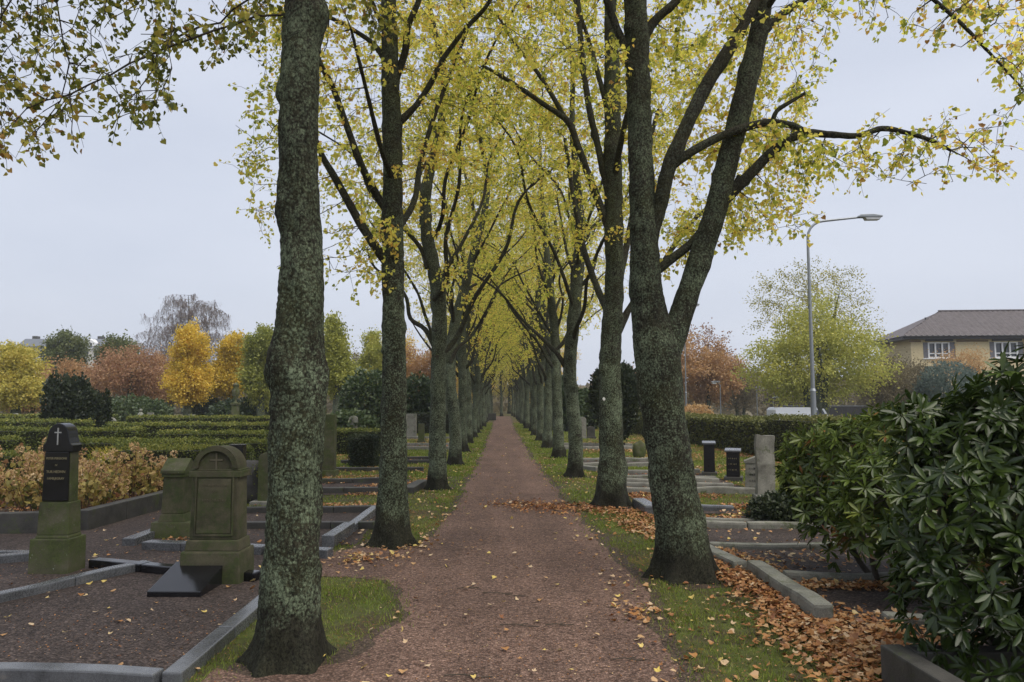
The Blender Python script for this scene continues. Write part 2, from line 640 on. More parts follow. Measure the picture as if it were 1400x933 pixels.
TREE_STOPS = {
    'gold': [(0, (.26, .20, .035)), (.4, (.66, .49, .06)), (.8, (.80, .58, .09)), (1, (.62, .33, .06))],
    'yellow': [(0, (.22, .22, .05)), (.5, (.54, .48, .10)), (1, (.66, .52, .13))],
    'green': [(0, (.05, .07, .025)), (.5, (.14, .17, .055)), (1, (.27, .26, .08))],
    'yellowgreen': [(0, (.16, .19, .04)), (.5, (.44, .45, .10)), (1, (.60, .54, .12))],
    'orange': [(0, (.22, .12, .055)), (.5, (.46, .27, .115)), (1, (.58, .40, .19))],
    'russet': [(0, (.16, .085, .05)), (.5, (.36, .19, .10)), (1, (.46, .31, .16))],
    'brown': [(0, (.09, .075, .045)), (.5, (.20, .17, .095)), (1, (.33, .27, .14))],
    'blue': [(0, (.06, .085, .07)), (.5, (.13, .18, .15)), (1, (.24, .29, .25))],
}
M_TREE = {k: mat_leaf(k + '_crown_leaf', v, .4, .03) for k, v in TREE_STOPS.items()}

# ------------------------------------------------------------------ leaf geometry
T_HEART = (np.array([(0, .06, 0), (.44, .0, .10), (.50, .42, .13), (0, 1, -.06), (-.50, .42, .13), (-.44, .0, .10)]), np.array([(0, 1, 2, 3), (0, 3, 4, 5)]))
T_QUAD = (np.array([(0, 0, 0), (.38, .45, .10), (0, 1, -.03), (-.38, .45, .10)]), np.array([(0, 1, 2), (0, 2, 3)]))
T_BLADE = (np.array([(-.06, 0, 0), (.06, 0, 0), (0, 1, .12)]), np.array([(0, 1, 2)]))
T_RHODO = (np.array([(0, 0, 0), (.075, .25, .035), (.125, .55, .03), (.085, .85, -.02), (0, 1.0, -.08), (-.085, .85, -.02), (-.125, .55, .03), (-.075, .25, .035), (0, .55, -.01)]),
           np.array([(0, 1, 2, 8), (8, 2, 3, 4), (8, 4, 5, 6), (0, 8, 6, 7)]))
T_MAPLE = (np.array([(0, 0, 0), (.30, .05, .06), (.52, .38, .16), (.22, .48, .04), (.0, 1, .12), (-.22, .48, .02), (-.52, .38, .2), (-.30, .05, .04)]),
           np.array([(0, 1, 2, 3), (0, 3, 4, 5), (0, 5, 6, 7)]))


def leaves(mb, B, A, Nn, size, tmpl, tint):
    V0, F0 = tmpl
    n = len(B)
    if n == 0:
        return
    A = nrm(A)
    Nn = np.asarray(Nn, float)
    Nn = nrm(Nn - A * np.sum(A * Nn, -1, keepdims=True))
    X = np.cross(A, Nn)
    s = np.broadcast_to(np.asarray(size, float), (n,))[:, None, None]
    V = B[:, None] + s * (V0[None, :, 0, None] * X[:, None] + V0[None, :, 1, None] * A[:, None] + V0[None, :, 2, None] * Nn[:, None])
    F = (np.arange(n) * len(V0))[:, None, None] + F0[None]
    mb.add(V.reshape(-1, 3), F.reshape(-1, F0.shape[1]), np.repeat(np.broadcast_to(tint, (n,)), len(F0)))


def rdir(n, rng=RNG):
    return nrm(rng.normal(size=(n, 3)))


# ------------------------------------------------------------------ branching by space colonisation


def grow(chains, attr, step=.2, di=3.0, dk=.32, iters=90, growz=2.4, trop=.06, rng=RNG, wig=.12):
    """chains: list of (polyline rows x,y,z,r ; parent chain index or None). returns pos,parent,explicit radius"""
    pos, par, er, cid = [], [], [], []
    starts = []
    for pl, pc in chains:
        q = spline(pl, step)
        s0 = len(pos)
        if pc is None:
            p0 = -1
        else:
            a, b = starts[pc]
            arr = np.array(pos[a:b])
            p0 = a + int(np.argmin(np.linalg.norm(arr - q[0, :3], axis=1)))
        for k, row in enumerate(q):
            pos.append(row[:3])
            par.append(p0 if k == 0 else len(pos) - 2)
            er.append(row[3])
        starts.append((s0, len(pos)))
    nE = len(pos)
    pos, par = np.array(pos), list(par)
    can = pos[:, 2] > growz
    at = np.array(attr)

    def near(at_, idx, p):
        bd = np.full(len(at_), 1e9)
        bi = np.zeros(len(at_), int)
        for c in range(0, len(p), 400):
            d = np.linalg.norm(at_[:, None] - p[None, c:c + 400], axis=2)
            j = d.argmin(1)
            dd = d[np.arange(len(at_)), j]
            m = dd < bd
            bd[m] = dd[m]
            bi[m] = idx[c:c + 400][j[m]]
        return bd, bi
    ix = np.nonzero(can)[0]
    bd, bi = near(at, ix, pos[ix])
    for it in range(iters):
        keep = bd > dk
        at, bd, bi = at[keep], bd[keep], bi[keep]
        act = bd < di
        if not act.any():
            break
        d = nrm(at[act] - pos[bi[act]])
        u, inv = np.unique(bi[act], return_inverse=True)
        acc = np.zeros((len(u), 3))
        np.add.at(acc, inv, d)
        acc = nrm(acc) + rng.normal(size=acc.shape) * wig
        acc[:, 2] += trop
        nw = pos[u] + nrm(acc) * step
        b0 = len(pos)
        dd = np.linalg.norm(nw[:, None] - pos[None, max(0, b0 - 2500):], axis=2).min(1)
        ok = dd > step * .35
        if (~ok).any():
            bad = set(u[~ok].tolist())
            kill = np.array([b in bad for b in bi]) & (rng.random(len(bi)) < .6)
            at, bd, bi = at[~kill], bd[~kill], bi[~kill]
        if not ok.any() or len(at) == 0:
            continue
        nw, u = nw[ok], u[ok]
        par.extend(u.tolist())
        pos = np.vstack([pos, nw])
        d2, i2 = near(at, np.arange(b0, len(pos)), nw)
        m = d2 < bd
        bd[m], bi[m] = d2[m], i2[m]
    par = np.array(par)
    return pos, par, np.array(er), nE, starts


def radii(pos, par, er, nE, tip=.0035, p=2.35):
    n = len(pos)
    acc = np.zeros(n)
    r = np.zeros(n)
    for i in range(n - 1, -1, -1):
        r[i] = max(tip, acc[i] ** (1 / p)) if acc[i] > 0 else tip
        if i < nE:
            r[i] = er[i]
        elif par[i] >= 0:
            acc[par[i]] += r[i] ** p
    for i in range(nE, n):
        q = par[i]
        if q >= 0:
            r[i] = min(r[i], r[q] * .9 if q < nE else r[q])
    return r


def branch_meshes(mb, pos, par, r, nE, thick=.011):
    n = len(pos)
    ch = [[] for _ in range(n)]
    for i in range(n):
        if par[i] >= 0:
            ch[par[i]].append(i)
    fine = np.zeros(n, bool)
    fine[nE:] = r[nE:] < thick
    # thick chains
    todo = [i for i in range(nE, n) if not fine[i] and (par[i] < nE or True)]
    used = set()
    for i in todo:
        if i in used:
            continue
        pts, rr = [pos[par[i]], pos[i]], [r[i], r[i]]
        used.add(i)
        j = i
        while True:
            c = [k for k in ch[j] if not fine[k] and k not in used]
            if not c:
                break
            j = max(c, key=lambda k: r[k])
            used.add(j)
            pts.append(pos[j])
            rr.append(r[j])
        rr[0] = rr[1]
        rr[-1] *= .8
        tube(mb, pts, rr, 8 if max(rr) > .03 else 5)
    # fine segments, vectorised
    ii = np.nonzero(fine)[0]
    if len(ii):
        a, b = pos[par[ii]], pos[ii]
        ra, rb = np.minimum(r[par[ii]], thick) * .95, r[ii] * .9
        T = nrm(b - a)
        ref = np.where(np.abs(T[:, :1]) < .8, np.array([[1.0, 0, 0]]), np.array([[0, 1.0, 0]]))
        U = nrm(np.cross(T, ref))
        Vv = np.cross(T, U)
        k = np.arange(3) * 2 * PI / 3
        D = U[:, None] * np.cos(k)[None, :, None] + Vv[:, None] * np.sin(k)[None, :, None]
        V = np.concatenate([a[:, None] + D * ra[:, None, None], b[:, None] + D * rb[:, None, None]], 1)
        base = (np.arange(len(ii)) * 6)[:, None, None]
        F = base + np.array([(0, 1, 4, 3), (1, 2, 5, 4), (2, 0, 3, 5)])[None]
        mb.add(V.reshape(-1, 3), F.reshape(-1, 4))
    return ii


def trunk_disp(seed, flare=.6, fz=.13, lobes=5, bulges=(), rough=1.0):
    def f(pts, R, a, D):
        Z = pts[:, 2][:, None]
        ph = random.Random(seed).random() * 6
        lob = .5 + .5 * np.cos(lobes * a[None] + ph + .5 * np.sin(2 * a[None] + ph))
        zz = np.maximum(Z, 0)
        R = R * (1 + flare * (np.exp(-(zz / fz) ** .85) * (.25 + 1.15 * lob ** 2.2) + .22 * np.exp(-zz / .7)))
        X = pts[:, None] + D * R[:, :, None]
        for (bp, br, bh) in bulges:
            d = np.linalg.norm((X - np.asarray(bp)) * np.array([1, 1, .7]), axis=2)
            R = R + bh * np.exp(-(d / br) ** 2)
        Xs = X * np.array([1, 1, .32])
        R = R * (1 + rough * .05 * fbm(X, 2.6, 3, seed)) + rough * (.012 * fbm(Xs, 13, 3, seed + 3) + .0055 * fbm(X, 45, 2, seed + 7))
        R = R + rough * .08 * np.clip(fbm(X * np.array([1, 1, .8]), 4.2, 2, seed + 21) - .62, 0, 1)
        if flare > 0:
            R = R + .05 * np.exp(-np.maximum(Z, 0) / .10) * np.clip(fbm(X * np.array([1, 1, .2]), 6, 2, seed + 9), 0, 1)
        return R
    return f


def crown_pts(n, zlo, zhi, rmax, rng, cx=0, cy=0, kx=1.0, low=.45):
    out = []
    while len(out) < n:
        x, y = rng.uniform(-1, 1, 2)
        t = rng.random()
        prof = (low + (1 - low) * min(1, t / .35)) * (1 if t < .6 else math.sqrt(max(0, 1 - ((t - .6) / .42) ** 2)))
        if x * x + y * y < prof * prof:
            out.append((cx + x * rmax * kx, cy + y * rmax, zlo + t * (zhi - zlo)))
    return np.array(out)


def twig_leaves(mb, tw, pos, par, fine, per, size, rng, tmpl=T_HEART, tint=None, twigs=2, tl=(.14, .34), droop=.55):
    """side shoots on the fine branches, each a thin stick carrying a row of hanging leaves"""
    k = np.repeat(fine, twigs)
    k = k[rng.random(len(k)) < .28 + 1.15 * np.clip(vnoise(pos[k], .75, 31) + .30, 0, 1)]
    t = rng.random(len(k))[:, None]
    a = pos[par[k]] * (1 - t) + pos[k] * t
    along = nrm(pos[k] - pos[par[k]])
    d = nrm(along * .7 + rdir(len(k), rng) * .9 + np.array([0, 0, -.12]))
    Ln = rng.uniform(*tl, len(k))[:, None]
    m_ = a + d * Ln * .55 + np.array([0, 0, -.01])
    e = m_ + nrm(d + np.array([0, 0, -.45])) * Ln * .5
    for p0, p1, w0, w1 in ((a, m_, .0028, .0022), (m_, e, .0022, .0012)):
        T = nrm(p1 - p0)
        U = nrm(np.cross(T, np.array([.31, .52, .79])))
        Vx = np.cross(T, U)
        kk = np.arange(3) * 2 * PI / 3
        D = U[:, None] * np.cos(kk)[None, :, None] + Vx[:, None] * np.sin(kk)[None, :, None]
        V = np.concatenate([p0[:, None] + D * w0, p1[:, None] + D * w1], 1)
        tw.add(V.reshape(-1, 3), ((np.arange(len(a)) * 6)[:, None, None] + np.array([(0, 1, 4, 3), (1, 2, 5, 4), (2, 0, 3, 5)])[None]).reshape(-1, 4))
    i_ = np.repeat(np.arange(len(k)), per)
    u = rng.uniform(.1, 1.05, len(i_))[:, None]
    B = np.where(u < .55, a[i_] + (m_ - a)[i_] * u / .55, m_[i_] + (e - m_)[i_] * (u - .55) / .5)
    n = len(B)
    sd = nrm(np.cross(d[i_], rdir(n, rng)))
    A = nrm(sd * .8 + d[i_] * .45 + np.array([0, 0, -droop]) + rng.normal(size=(n, 3)) * .3)
    B = B + A * .018 + rng.normal(size=(n, 3)) * .012
    Nn = rdir(n, rng) * .9 + np.array([0, 0, .8])
    tn = tint(B) if tint is not None else rng.random(n)
    leaves(mb, B, A, Nn, size * rng.uniform(.6, 1.15, n), tmpl, tn)
    return n


def leaf_tint(rng, zref, base=.41, amp=.26, edge=.5):
    """leaf colour: green in the dense parts, gold and brown in clumps and towards the outer shoots"""
    def f(B):
        clump = vnoise(B, .9, 3) * .20 + vnoise(B, 2.7, 5) * .14
        outer = np.clip((np.hypot(B[:, 0], B[:, 1]) - 2.2) / 2, 0, .40)
        brown = np.where(rng.random(len(B)) < outer * .9, edge, 0) * rng.random(len(B)) ** .5
        return np.clip(base + clump + brown + rng.normal(size=len(B)) * amp * .6, 0.01, .99)
    return f


def linden(root, chains, attr, seed, per=5, size=.062, sides=40, tstep=.05, flare=.6, bulges=(), barkmat=None, leafmat=None, tint=None, growz=2.4, step=.2, lobes=5, twigs=2, dk=.32):
    """fill a tree thing: trunk, named limbs, fine branches, leaves.  chains are in the tree's own coordinates"""
    rng = np.random.default_rng(seed)
    pos, par, er, nE, starts = grow(chains, attr, step=step, rng=rng, growz=growz, dk=dk)
    r = radii(pos, par, er, nE)
    # trunk
    mb = MB()
    q = spline(chains[0][0], tstep)
    tube(mb, q[:, :3], q[:, 3], sides, trunk_disp(seed, flare, bulges=bulges, lobes=lobes))
    obj('trunk', mb.mesh('trunk', barkmat or M_BARK), root)
    for ci, (pl, pc) in enumerate(chains[1:], 1):
        mb = MB()
        q = spline(pl, tstep * 1.4)
        rr = q[:, 3].copy()
        tube(mb, q[:, :3], rr, max(10, sides // 2 if rr[0] > .08 else 10), trunk_disp(seed + ci, 0, rough=.6 if rr[0] > .06 else .25))
        obj('branch', mb.mesh('branch', (barkmat or M_BARK) if rr[0] > .09 else M_LIMB), root)
    mt = MB()
    fine = branch_meshes(mt, pos, par, r, nE)
    mb = MB()
    n = twig_leaves(mb, mt, pos, par, fine, per, size, rng, tint=tint or leaf_tint(rng, 0), twigs=twigs)
    obj('twigs', mt.mesh('twigs', M_TWIG), root, kind='stuff')
    print('LINDEN', seed, 'leaves', n, 'nodes', len(pos))
    obj('leaves', mb.mesh('leaves', leafmat or M_LINDEN, smooth=False), root, kind='stuff')
    return n, len(pos)

# ================================================================== SETTING: ground, path, gravel


def poly_in(x, y, poly):
    poly = np.asarray(poly)
    inside = np.zeros(len(x), bool)
    j = len(poly) - 1
    for i in range(len(poly)):
        xi, yi = poly[i]
        xj, yj = poly[j]
        c = ((yi > y) != (yj > y)) & (x < (xj - xi) * (y - yi) / ((yj - yi) if yj != yi else 1e-9) + xi)
        inside ^= c
        j = i
    return inside


def rough_edge(pts, step=.12, amp=.035, seed=0):
    pts = np.asarray(pts, float)
    out = []
    for a, b in zip(pts, np.roll(pts, -1, 0)):
        n = max(1, int(np.linalg.norm(b - a) / step))
        n = min(n, 120)
        t = (np.arange(n) / n)[:, None]
        out.append(a * (1 - t) + b * t)
    q = np.concatenate(out)
    q3 = np.c_[q, np.zeros(len(q))]
    q = q + np.stack([fbm(q3, 2.2, 3, seed), fbm(q3, 2.2, 3, seed + 40)], -1) * amp
    return q


def sheet(name, pts, z, mat, amp=.035, seed=0, step=.12):
    q = rough_edge(pts, step, amp, seed)
    bm = bmesh.new()
    f = bm.faces.new([bm.verts.new((x, y, z)) for x, y in q])
    bmesh.ops.triangulate(bm, faces=[f])
    for fc in bm.faces:
        if fc.normal.z < 0:
            fc.normal_flip()
    me = bpy.data.meshes.new(name)
    bm.to_mesh(me)
    bm.free()
    me.materials.append(mat)
    o = obj(name, me, kind='structure')
    return o, q


def gheight(x):
    t = np.clip((x - 10.5) / 4.0, 0, 1)
    return -1.0 * t * t * (3 - 2 * t)


gx = np.r_[-1500, -600, -250, -100, -40, np.linspace(-15, 10, 26), np.linspace(10.5, 15, 10), 25, 60, 150, 500, 1500]
gy = np.r_[-300, -40, np.linspace(-5, 60, 40), 90, 150, 300, 700, 1800]
XX, YY = np.meshgrid(gx, gy)
V = np.stack([XX, YY, gheight(XX)], -1).reshape(-1, 3)
nx_ = len(gx)
ii_, jj_ = np.meshgrid(np.arange(len(gy) - 1), np.arange(nx_ - 1), indexing='ij')
q0 = (ii_ * nx_ + jj_).ravel()
mb = MB()
mb.add(V, np.stack([q0, q0 + 1, q0 + nx_ + 1, q0 + nx_], -1))
obj('ground', mb.mesh('ground', M_GROUND), kind='structure')

pathL = [(250, 985), (300, 915), (345, 930), (455, 912), (505, 880), (546, 850), (553, 815), (520, 795), (440, 787), (365, 798), (350, 772), (440, 757), (510, 748), (565, 746), (588, 740), (603, 722), (626, 690), (651, 640), (672, 588), (677, 569.5)]
pathR = [(697, 569.5), (704, 588), (730, 630), (752, 660), (775, 690), (800, 718), (835, 755), (872, 790), (886, 812), (897, 860), (922, 905), (960, 985)]
PATH = np.array([G(*p)[:2] for p in pathL + pathR])
_, PATHQ = sheet('path', PATH, .004, M_PATH, .085, 3, .07)

M_VERGE = mat_gravel('worn_soil', (.026, .018, .012), (.085, .058, .040), (.17, .12, .085), 70, (.7, 1.15))
_c = np.array([.15, 0])
vL = [(p[0] - .07, p[1] + (.12 if 6.2 < p[1] < 7.2 else 0)) for p in (G(*q)[:2] for q in pathL)]
vR = [(p[0] + .12, p[1]) for p in (G(*q)[:2] for q in pathR)]
_, VERGEQ = sheet('verge_soil', np.array(vL + vR), .002, M_VERGE, .11, 90, .05)
SOILQ = []
for k, (bx, by, br) in enumerate(((-1.45, 4.92, .36), (1.82, 7.25, .46), (-1.31, 8.9, .42), (1.83, 12.05, .45), (1.72, 16.9, .4), (-1.3, 14.5, .4))):
    a_ = np.arange(40) * 2 * PI / 40
    _, q_ = sheet('tree_soil', np.c_[bx + br * np.cos(a_), by + br * 1.1 * np.sin(a_)], .0025 + .0002 * k, M_VERGE, .16, 95 + k, .05)
    SOILQ.append(q_)
PLOTS = [  # gravelled grave plots in world metres
    ('gravel_left', [(-14, 1.5), (-2.0, 1.5), (-1.98, 7.0), (-1.95, 8.9), (-1.75, 8.9), (-1.8, 12.0), (-14, 12.4)]),
    ('gravel_left', [(-4.6, 13.6), (-1.95, 13.6), (-1.95, 16.3), (-4.6, 16.3)]),
    ('gravel_left', [(-4.4, 20.5), (-1.8, 20.5), (-1.8, 21.6), (-4.4, 21.6)]),
    ('gravel_left', [(-4.4, 26.5), (-1.8, 26.5), (-1.8, 28.5), (-4.4, 28.5)]),
    ('gravel_right', [(2.5, 4.9), (6.5, 4.9), (6.5, 7.1), (2.5, 7.1)]),
    ('gravel_right', [(2.4, 7.1), (6.5, 7.1), (6.5, 11.0), (2.35, 11.0)]),
    ('gravel_right', [(2.3, 11.2), (3.7, 11.2), (3.7, 11.7), (2.3, 11.7)]),
    ('gravel_right', [(2.3, 13.7), (4.8, 13.7), (4.8, 17.6), (2.3, 17.6)]),
    ('gravel_right', [(1.95, 19.5), (4.6, 19.5), (4.6, 21.0), (1.95, 21.0)]),
    ('gravel_right', [(1.95, 26.5), (4.6, 26.5), (4.6, 28.0), (1.95, 28.0)]),
]
PLOTQ = []
for k, (nm, pl) in enumerate(PLOTS):
    _, q = sheet(nm, pl, .009 + .0015 * k, M_GRAVEL, .03, 20 + k)
    PLOTQ.append(q)

BED = [(-13.5, 9.75), (-5.62, 9.95), (-5.45, 12.2), (-5.3, 13.6), (-13.5, 13.6)]
sheet('planting_bed_soil', BED, .06, M_SOIL, .0, 60)
road = sheet('road', [(15.5, 8), (40, 8), (40, 120), (15.5, 120)], -.985, mat_plain('asphalt', (.05, .05, .052), .85, scale=3), 0, 61, 4)[0]

# grass blades
rg = np.random.default_rng(5)
NB = 700000
u = rg.random(NB)
gyv = 3.6 * (60 / 3.6) ** (u ** 1.35)
gxv = rg.uniform(-1, 1, NB) * np.minimum(9.0, 1.0 + gyv * .62) + .0
jx, jy = gxv + rg.normal(size=NB) * .07, gyv + rg.normal(size=NB) * .07
ok = ~poly_in(jx, jy, PATHQ)
for q in PLOTQ:
    ok &= ~poly_in(gxv + rg.normal(size=NB) * .015, gyv, q)
ok &= ~poly_in(gxv, gyv, BED)
for q in [VERGEQ] + SOILQ:
    ok &= ~(poly_in(jx, jy, q) & (rg.random(NB) < .72))
p3 = np.c_[gxv, gyv, np.zeros(NB)]
dens = fbm(p3, 1.5, 4, 9) * .75 + .62
ok &= rg.random(NB) < np.clip(dens, .18, 1)
gxv, gyv, p3 = gxv[ok], gyv[ok], p3[ok]
n_ = len(gxv)
A = np.c_[rg.normal(size=(n_, 2)) * .55, np.ones(n_)]
mb = MB()
wide = np.clip(gyv / 5, 1.2, 4)
V0, F0 = T_BLADE
sz = rg.uniform(.02, .05, n_) * np.clip(gyv / 12, 1, 1.6) * (1 + .35 * vnoise(p3, 3.5, 12))
A = nrm(A)
Nn = rdir(n_, rg)
Nn = nrm(Nn - A * np.sum(A * Nn, -1, keepdims=True))
X = np.cross(A, Nn)
Vv = p3[:, None] + sz[:, None, None] * (V0[None, :, 0, None] * X[:, None] * wide[:, None, None] + V0[None, :, 1, None] * A[:, None] + V0[None, :, 2, None] * Nn[:, None])
mb.add(Vv.reshape(-1, 3), np.arange(n_ * 3).reshape(-1, 3), np.clip(.46 + .26 * vnoise(p3, 1.6, 2) + .12 * vnoise(p3, 7, 5) + rg.normal(size=n_) * .2, .01, .99))
obj('grass', mb.mesh('grass', M_GRASS, smooth=False), kind='stuff')

# ================================================================== AVENUE OF LINDENS


def ch(rows, Y, base, dY=None):
    """rows of (px, py, width px[, depth offset]) at depth Y -> local polyline with radius"""
    out = []
    for row in rows:
        y = Y + (row[3] if len(row) > 3 else 0)
        p = P(row[0], row[1], y) - base
        out.append((p[0], p[1], p[2], row[2] / 2 * y / FPX * .93))
    return out


def box_attr(n, px, py, Y, base, rng, f=None):
    out = []
    while len(out) < n:
        a, b, c = rng.uniform(*px), rng.uniform(*py), rng.uniform(*Y)
        if f and not f(a, b):
            continue
        out.append(P(a, b, c) - base)
    return np.array(out)


ra = np.random.default_rng(21)
AV = 'lindens of the avenue'

# --- nearest left linden
Y1 = 5.0
b1 = G(393, 897)
b1[1] = Y1
b1[0] = P(393, 897, Y1)[0]
t1 = thing('linden_tree', 'nearest linden on the left with a thick lichen covered trunk and a black mossy foot', 'tree', b1, 0, AV)
c1 = [([(*(P(393, 897, Y1) - b1)[:2], -.12, .215)] + ch([(396, 850, 82), (398, 780, 76), (402, 700, 74), (405, 600, 75), (408, 520, 76), (409, 470, 68), (412, 400, 62), (412, 330, 58), (408, 250, 59), (408, 170, 58), (411, 90, 56), (414, 20, 55), (418, -120, 50), (414, -350, 40), (420, -700, 26), (416, -1100, 10)], Y1, b1), None)]


def lim(pts, r0, r1, base):
    p = np.array(pts, float) - base
    return np.c_[p, np.linspace(r0, r1, len(p))]


c1 += [(lim([(-1.36, 5.0, 4.9), (-2.0, 4.9, 5.7), (-2.9, 4.9, 6.0), (-3.9, 5.0, 5.7)], .06, .018, b1), 0),
       (lim([(-1.36, 5.0, 5.4), (-1.8, 5.6, 6.4), (-2.6, 6.2, 6.9), (-3.6, 6.6, 6.7)], .055, .016, b1), 0),
       (lim([(-1.36, 5.0, 5.2), (-1.7, 4.2, 6.1), (-2.3, 3.6, 6.6)], .05, .018, b1), 0),
       (lim([(-1.36, 5.0, 5.8), (-.8, 5.4, 7.0), (-.2, 5.8, 8.0)], .055, .02, b1), 0)]


def t1f(a, b):
    lim_ = 215 - max(0, a - 60) * .42
    return b < lim_ and (b < 120 or ra.random() < .75)


at1 = np.vstack([box_attr(1100, (-160, 250), (-140, 222), (4.7, 6.3), b1, ra, t1f),
                 box_attr(36, (230, 395), (-200, 110), (5.4, 7.2), b1, ra),
                 crown_pts(330, 4.6, 11.5, 3.0, ra)])
linden(t1, c1, at1, 101, per=8, twigs=4, dk=.2, step=.16, size=.047, sides=112, tstep=.022, flare=.36,
       bulges=[(P(374, 487, 4.9) - b1, .13, .045), (P(386, 292, 4.95) - b1, .10, .03), (P(446, 22, 4.95) - b1, .10, .085), (P(440, 505, 5.0) - b1, .12, .02)],
       tint=leaf_tint(ra, 0, .38, .40, .60), growz=4.4, leafmat=M_LINDEN_OUT)

# --- second left linden
Y2 = 8.95
b2 = P(537, 738, Y2)
b2[2] = 0
t2 = thing('linden_tree', 'second linden of the left row, dark limbs curving up on both sides of its trunk', 'tree', b2, 0, AV)
c2 = [([(0, 0, -.12, .20)] + ch([(537, 700, 42), (538, 600, 37), (539, 500, 34), (538, 420, 32), (537, 340, 30), (537, 250, 29), (535, 150, 27), (533, 60, 24), (531, -40, 21), (536, -200, 14), (530, -380, 6)], Y2, b2), None),
      (ch([(537, 372, 12), (515, 340, 14), (494, 308, 13), (474, 272, 12), (456, 240, 11), (440, 212, 9), (420, 160, 6)], Y2, b2), 0),
      (ch([(537, 300, 13), (512, 262, 12), (492, 222, 11, -.2), (474, 172, 10, -.3), (456, 122, 9, -.4), (436, 82, 8, -.5), (418, 20, 6, -.6)], Y2, b2), 0),
      (ch([(534, 96, 9), (512, 62, 8), (484, 42, 7), (450, 24, 6), (410, 16, 4)], Y2, b2), 0),
      (ch([(540, 172, 14), (566, 148, 10), (590, 112, 9), (606, 80, 8), (640, 36, 7), (668, 4, 6), (700, -60, 4)], Y2, b2), 0),
      (ch([(540, 112, 12), (554, 70, 11), (558, 36, 10), (574, -4, 9), (590, -80, 6)], Y2, b2), 0),
      (ch([(540, 320, 10), (566, 276, 9, .4), (574, 226, 8, .7), (590, 170, 7, .9), (612, 110, 6, 1.1), (640, 40, 4, 1.3)], Y2, b2), 0),
      (ch([(533, 60, 8), (520, 30, 7), (504, -10, 6), (490, -60, 4)], Y2, b2), 0),
      (ch([(538, 250, 9), (520, 200, 8, -.5), (500, 120, 6, -.9), (480, 40, 4, -1.2)], Y2, b2), 0)]


def t2f(a, b):
    return b < 385 and a > 300 + abs(b - 190) * .33


at2 = np.vstack([box_attr(330, (300, 530), (-60, 385), (7.6, 10.6), b2, ra, t2f),
                 box_attr(130, (545, 690), (-60, 230), (8.2, 11.0), b2, ra),
                 crown_pts(330, 5.2, 12, 3.0, ra)])
linden(t2, c2, at2, 102, per=8, twigs=4, dk=.28, size=.049, sides=72, tstep=.04, flare=.5,
       bulges=[(P(534, 300, Y2) - b2, .14, .03), (P(538, 175, Y2) - b2, .12, .03), (P(540, 445, Y2) - b2, .16, .02)], growz=2.7)

# --- nearest right linden, forked
Y3 = 7.3
b3 = P(934, 780, Y3)
b3[2] = 0
t3 = thing('linden_tree', 'nearest linden on the right, forked into two stems, a long limb reaching over the lamp', 'tree', b3, 0, AV)
c3 = [([(0, 0, -.12, .27)] + ch([(932, 740, 72), (925, 690, 66), (917, 640, 64), (909, 580, 62), (902, 520, 64), (897, 480, 66), (888, 430, 50), (882, 380, 44), (880, 300, 40), (876, 220, 37), (873, 130, 36), (871, 60, 35), (869, -30, 33), (872, -200, 26), (866, -420, 14), (868, -560, 5)], Y3, b3), None),
      (ch([(906, 520, 46), (912, 480, 42), (928, 440, 36), (944, 392, 34), (961, 340, 34), (978, 290, 33), (992, 232, 32), (1008, 170, 32), (1022, 110, 31), (1036, 50, 29), (1046, -10, 26), (1060, -120, 20), (1064, -280, 8)], Y3, b3), 0),
      (ch([(984, 282, 17), (1006, 258, 17), (1030, 234, 16), (1058, 206, 15), (1094, 184, 13), (1130, 184, 11), (1172, 186, 9), (1206, 176, 9), (1240, 182, 7), (1272, 192, 6), (1300, 206, 4)], Y3, b3), 1),
      (ch([(880, 372, 22), (889, 330, 23), (902, 280, 23, -.06), (915, 228, 23, -.14), (936, 178, 22, -.2), (958, 132, 21, -.2), (980, 94, 20, -.2), (1004, 56, 18, -.2), (1030, 8, 16, -.2), (1056, -60, 10, -.2)], Y3, b3), 0),
      (ch([(908, 240, 13), (920, 226, 14), (942, 210, 14), (978, 190, 13), (1014, 176, 13), (1050, 168, 12), (1084, 172, 10), (1104, 182, 8)], Y3 - .15, b3), 3),
      (ch([(1056, 168, 8), (1062, 152, 7), (1080, 140, 6), (1100, 128, 5)], Y3 - .15, b3), 4),
      (ch([(888, 380, 12), (916, 356, 14), (944, 334, 13), (962, 312, 11), (990, 280, 8), (1010, 240, 5)], Y3 + .1, b3), 0),
      (ch([(1040, 48, 15), (1064, 24, 13), (1096, 2, 11), (1150, -30, 8), (1230, -50, 5)], Y3, b3), 1),
      (ch([(874, 96, 15), (856, 66, 13), (842, 36, 12), (826, -10, 10), (800, -90, 6)], Y3, b3), 0),
      (ch([(876, 60, 16), (894, 30, 14), (926, 0, 12), (960, -40, 9)], Y3, b3), 0),
      (ch([(1050, -60, 12), (1120, -70, 10, -.3), (1220, -40, 8, -.5), (1300, 20, 6, -.7), (1360, 80, 4, -.8), (1400, 124, 3, -.9)], Y3, b3), 1),
      (ch([(1042, 20, 10, 0), (1090, -40, 8, -.4), (1160, -60, 6, -.8), (1260, -80, 4, -1.0)], Y3, b3), 1)]


def t3r(a, b):
    c = 196 + 26 * math.sin((a - 1080) / 90.0)
    return abs(b - c) < (18 + 26 * min(1, max(0, (a - 1090) / 140)))


def t3u(a, b):
    return b < 20 + max(0, a - 1040) * .28 and not (a < 1090 and b > 40)


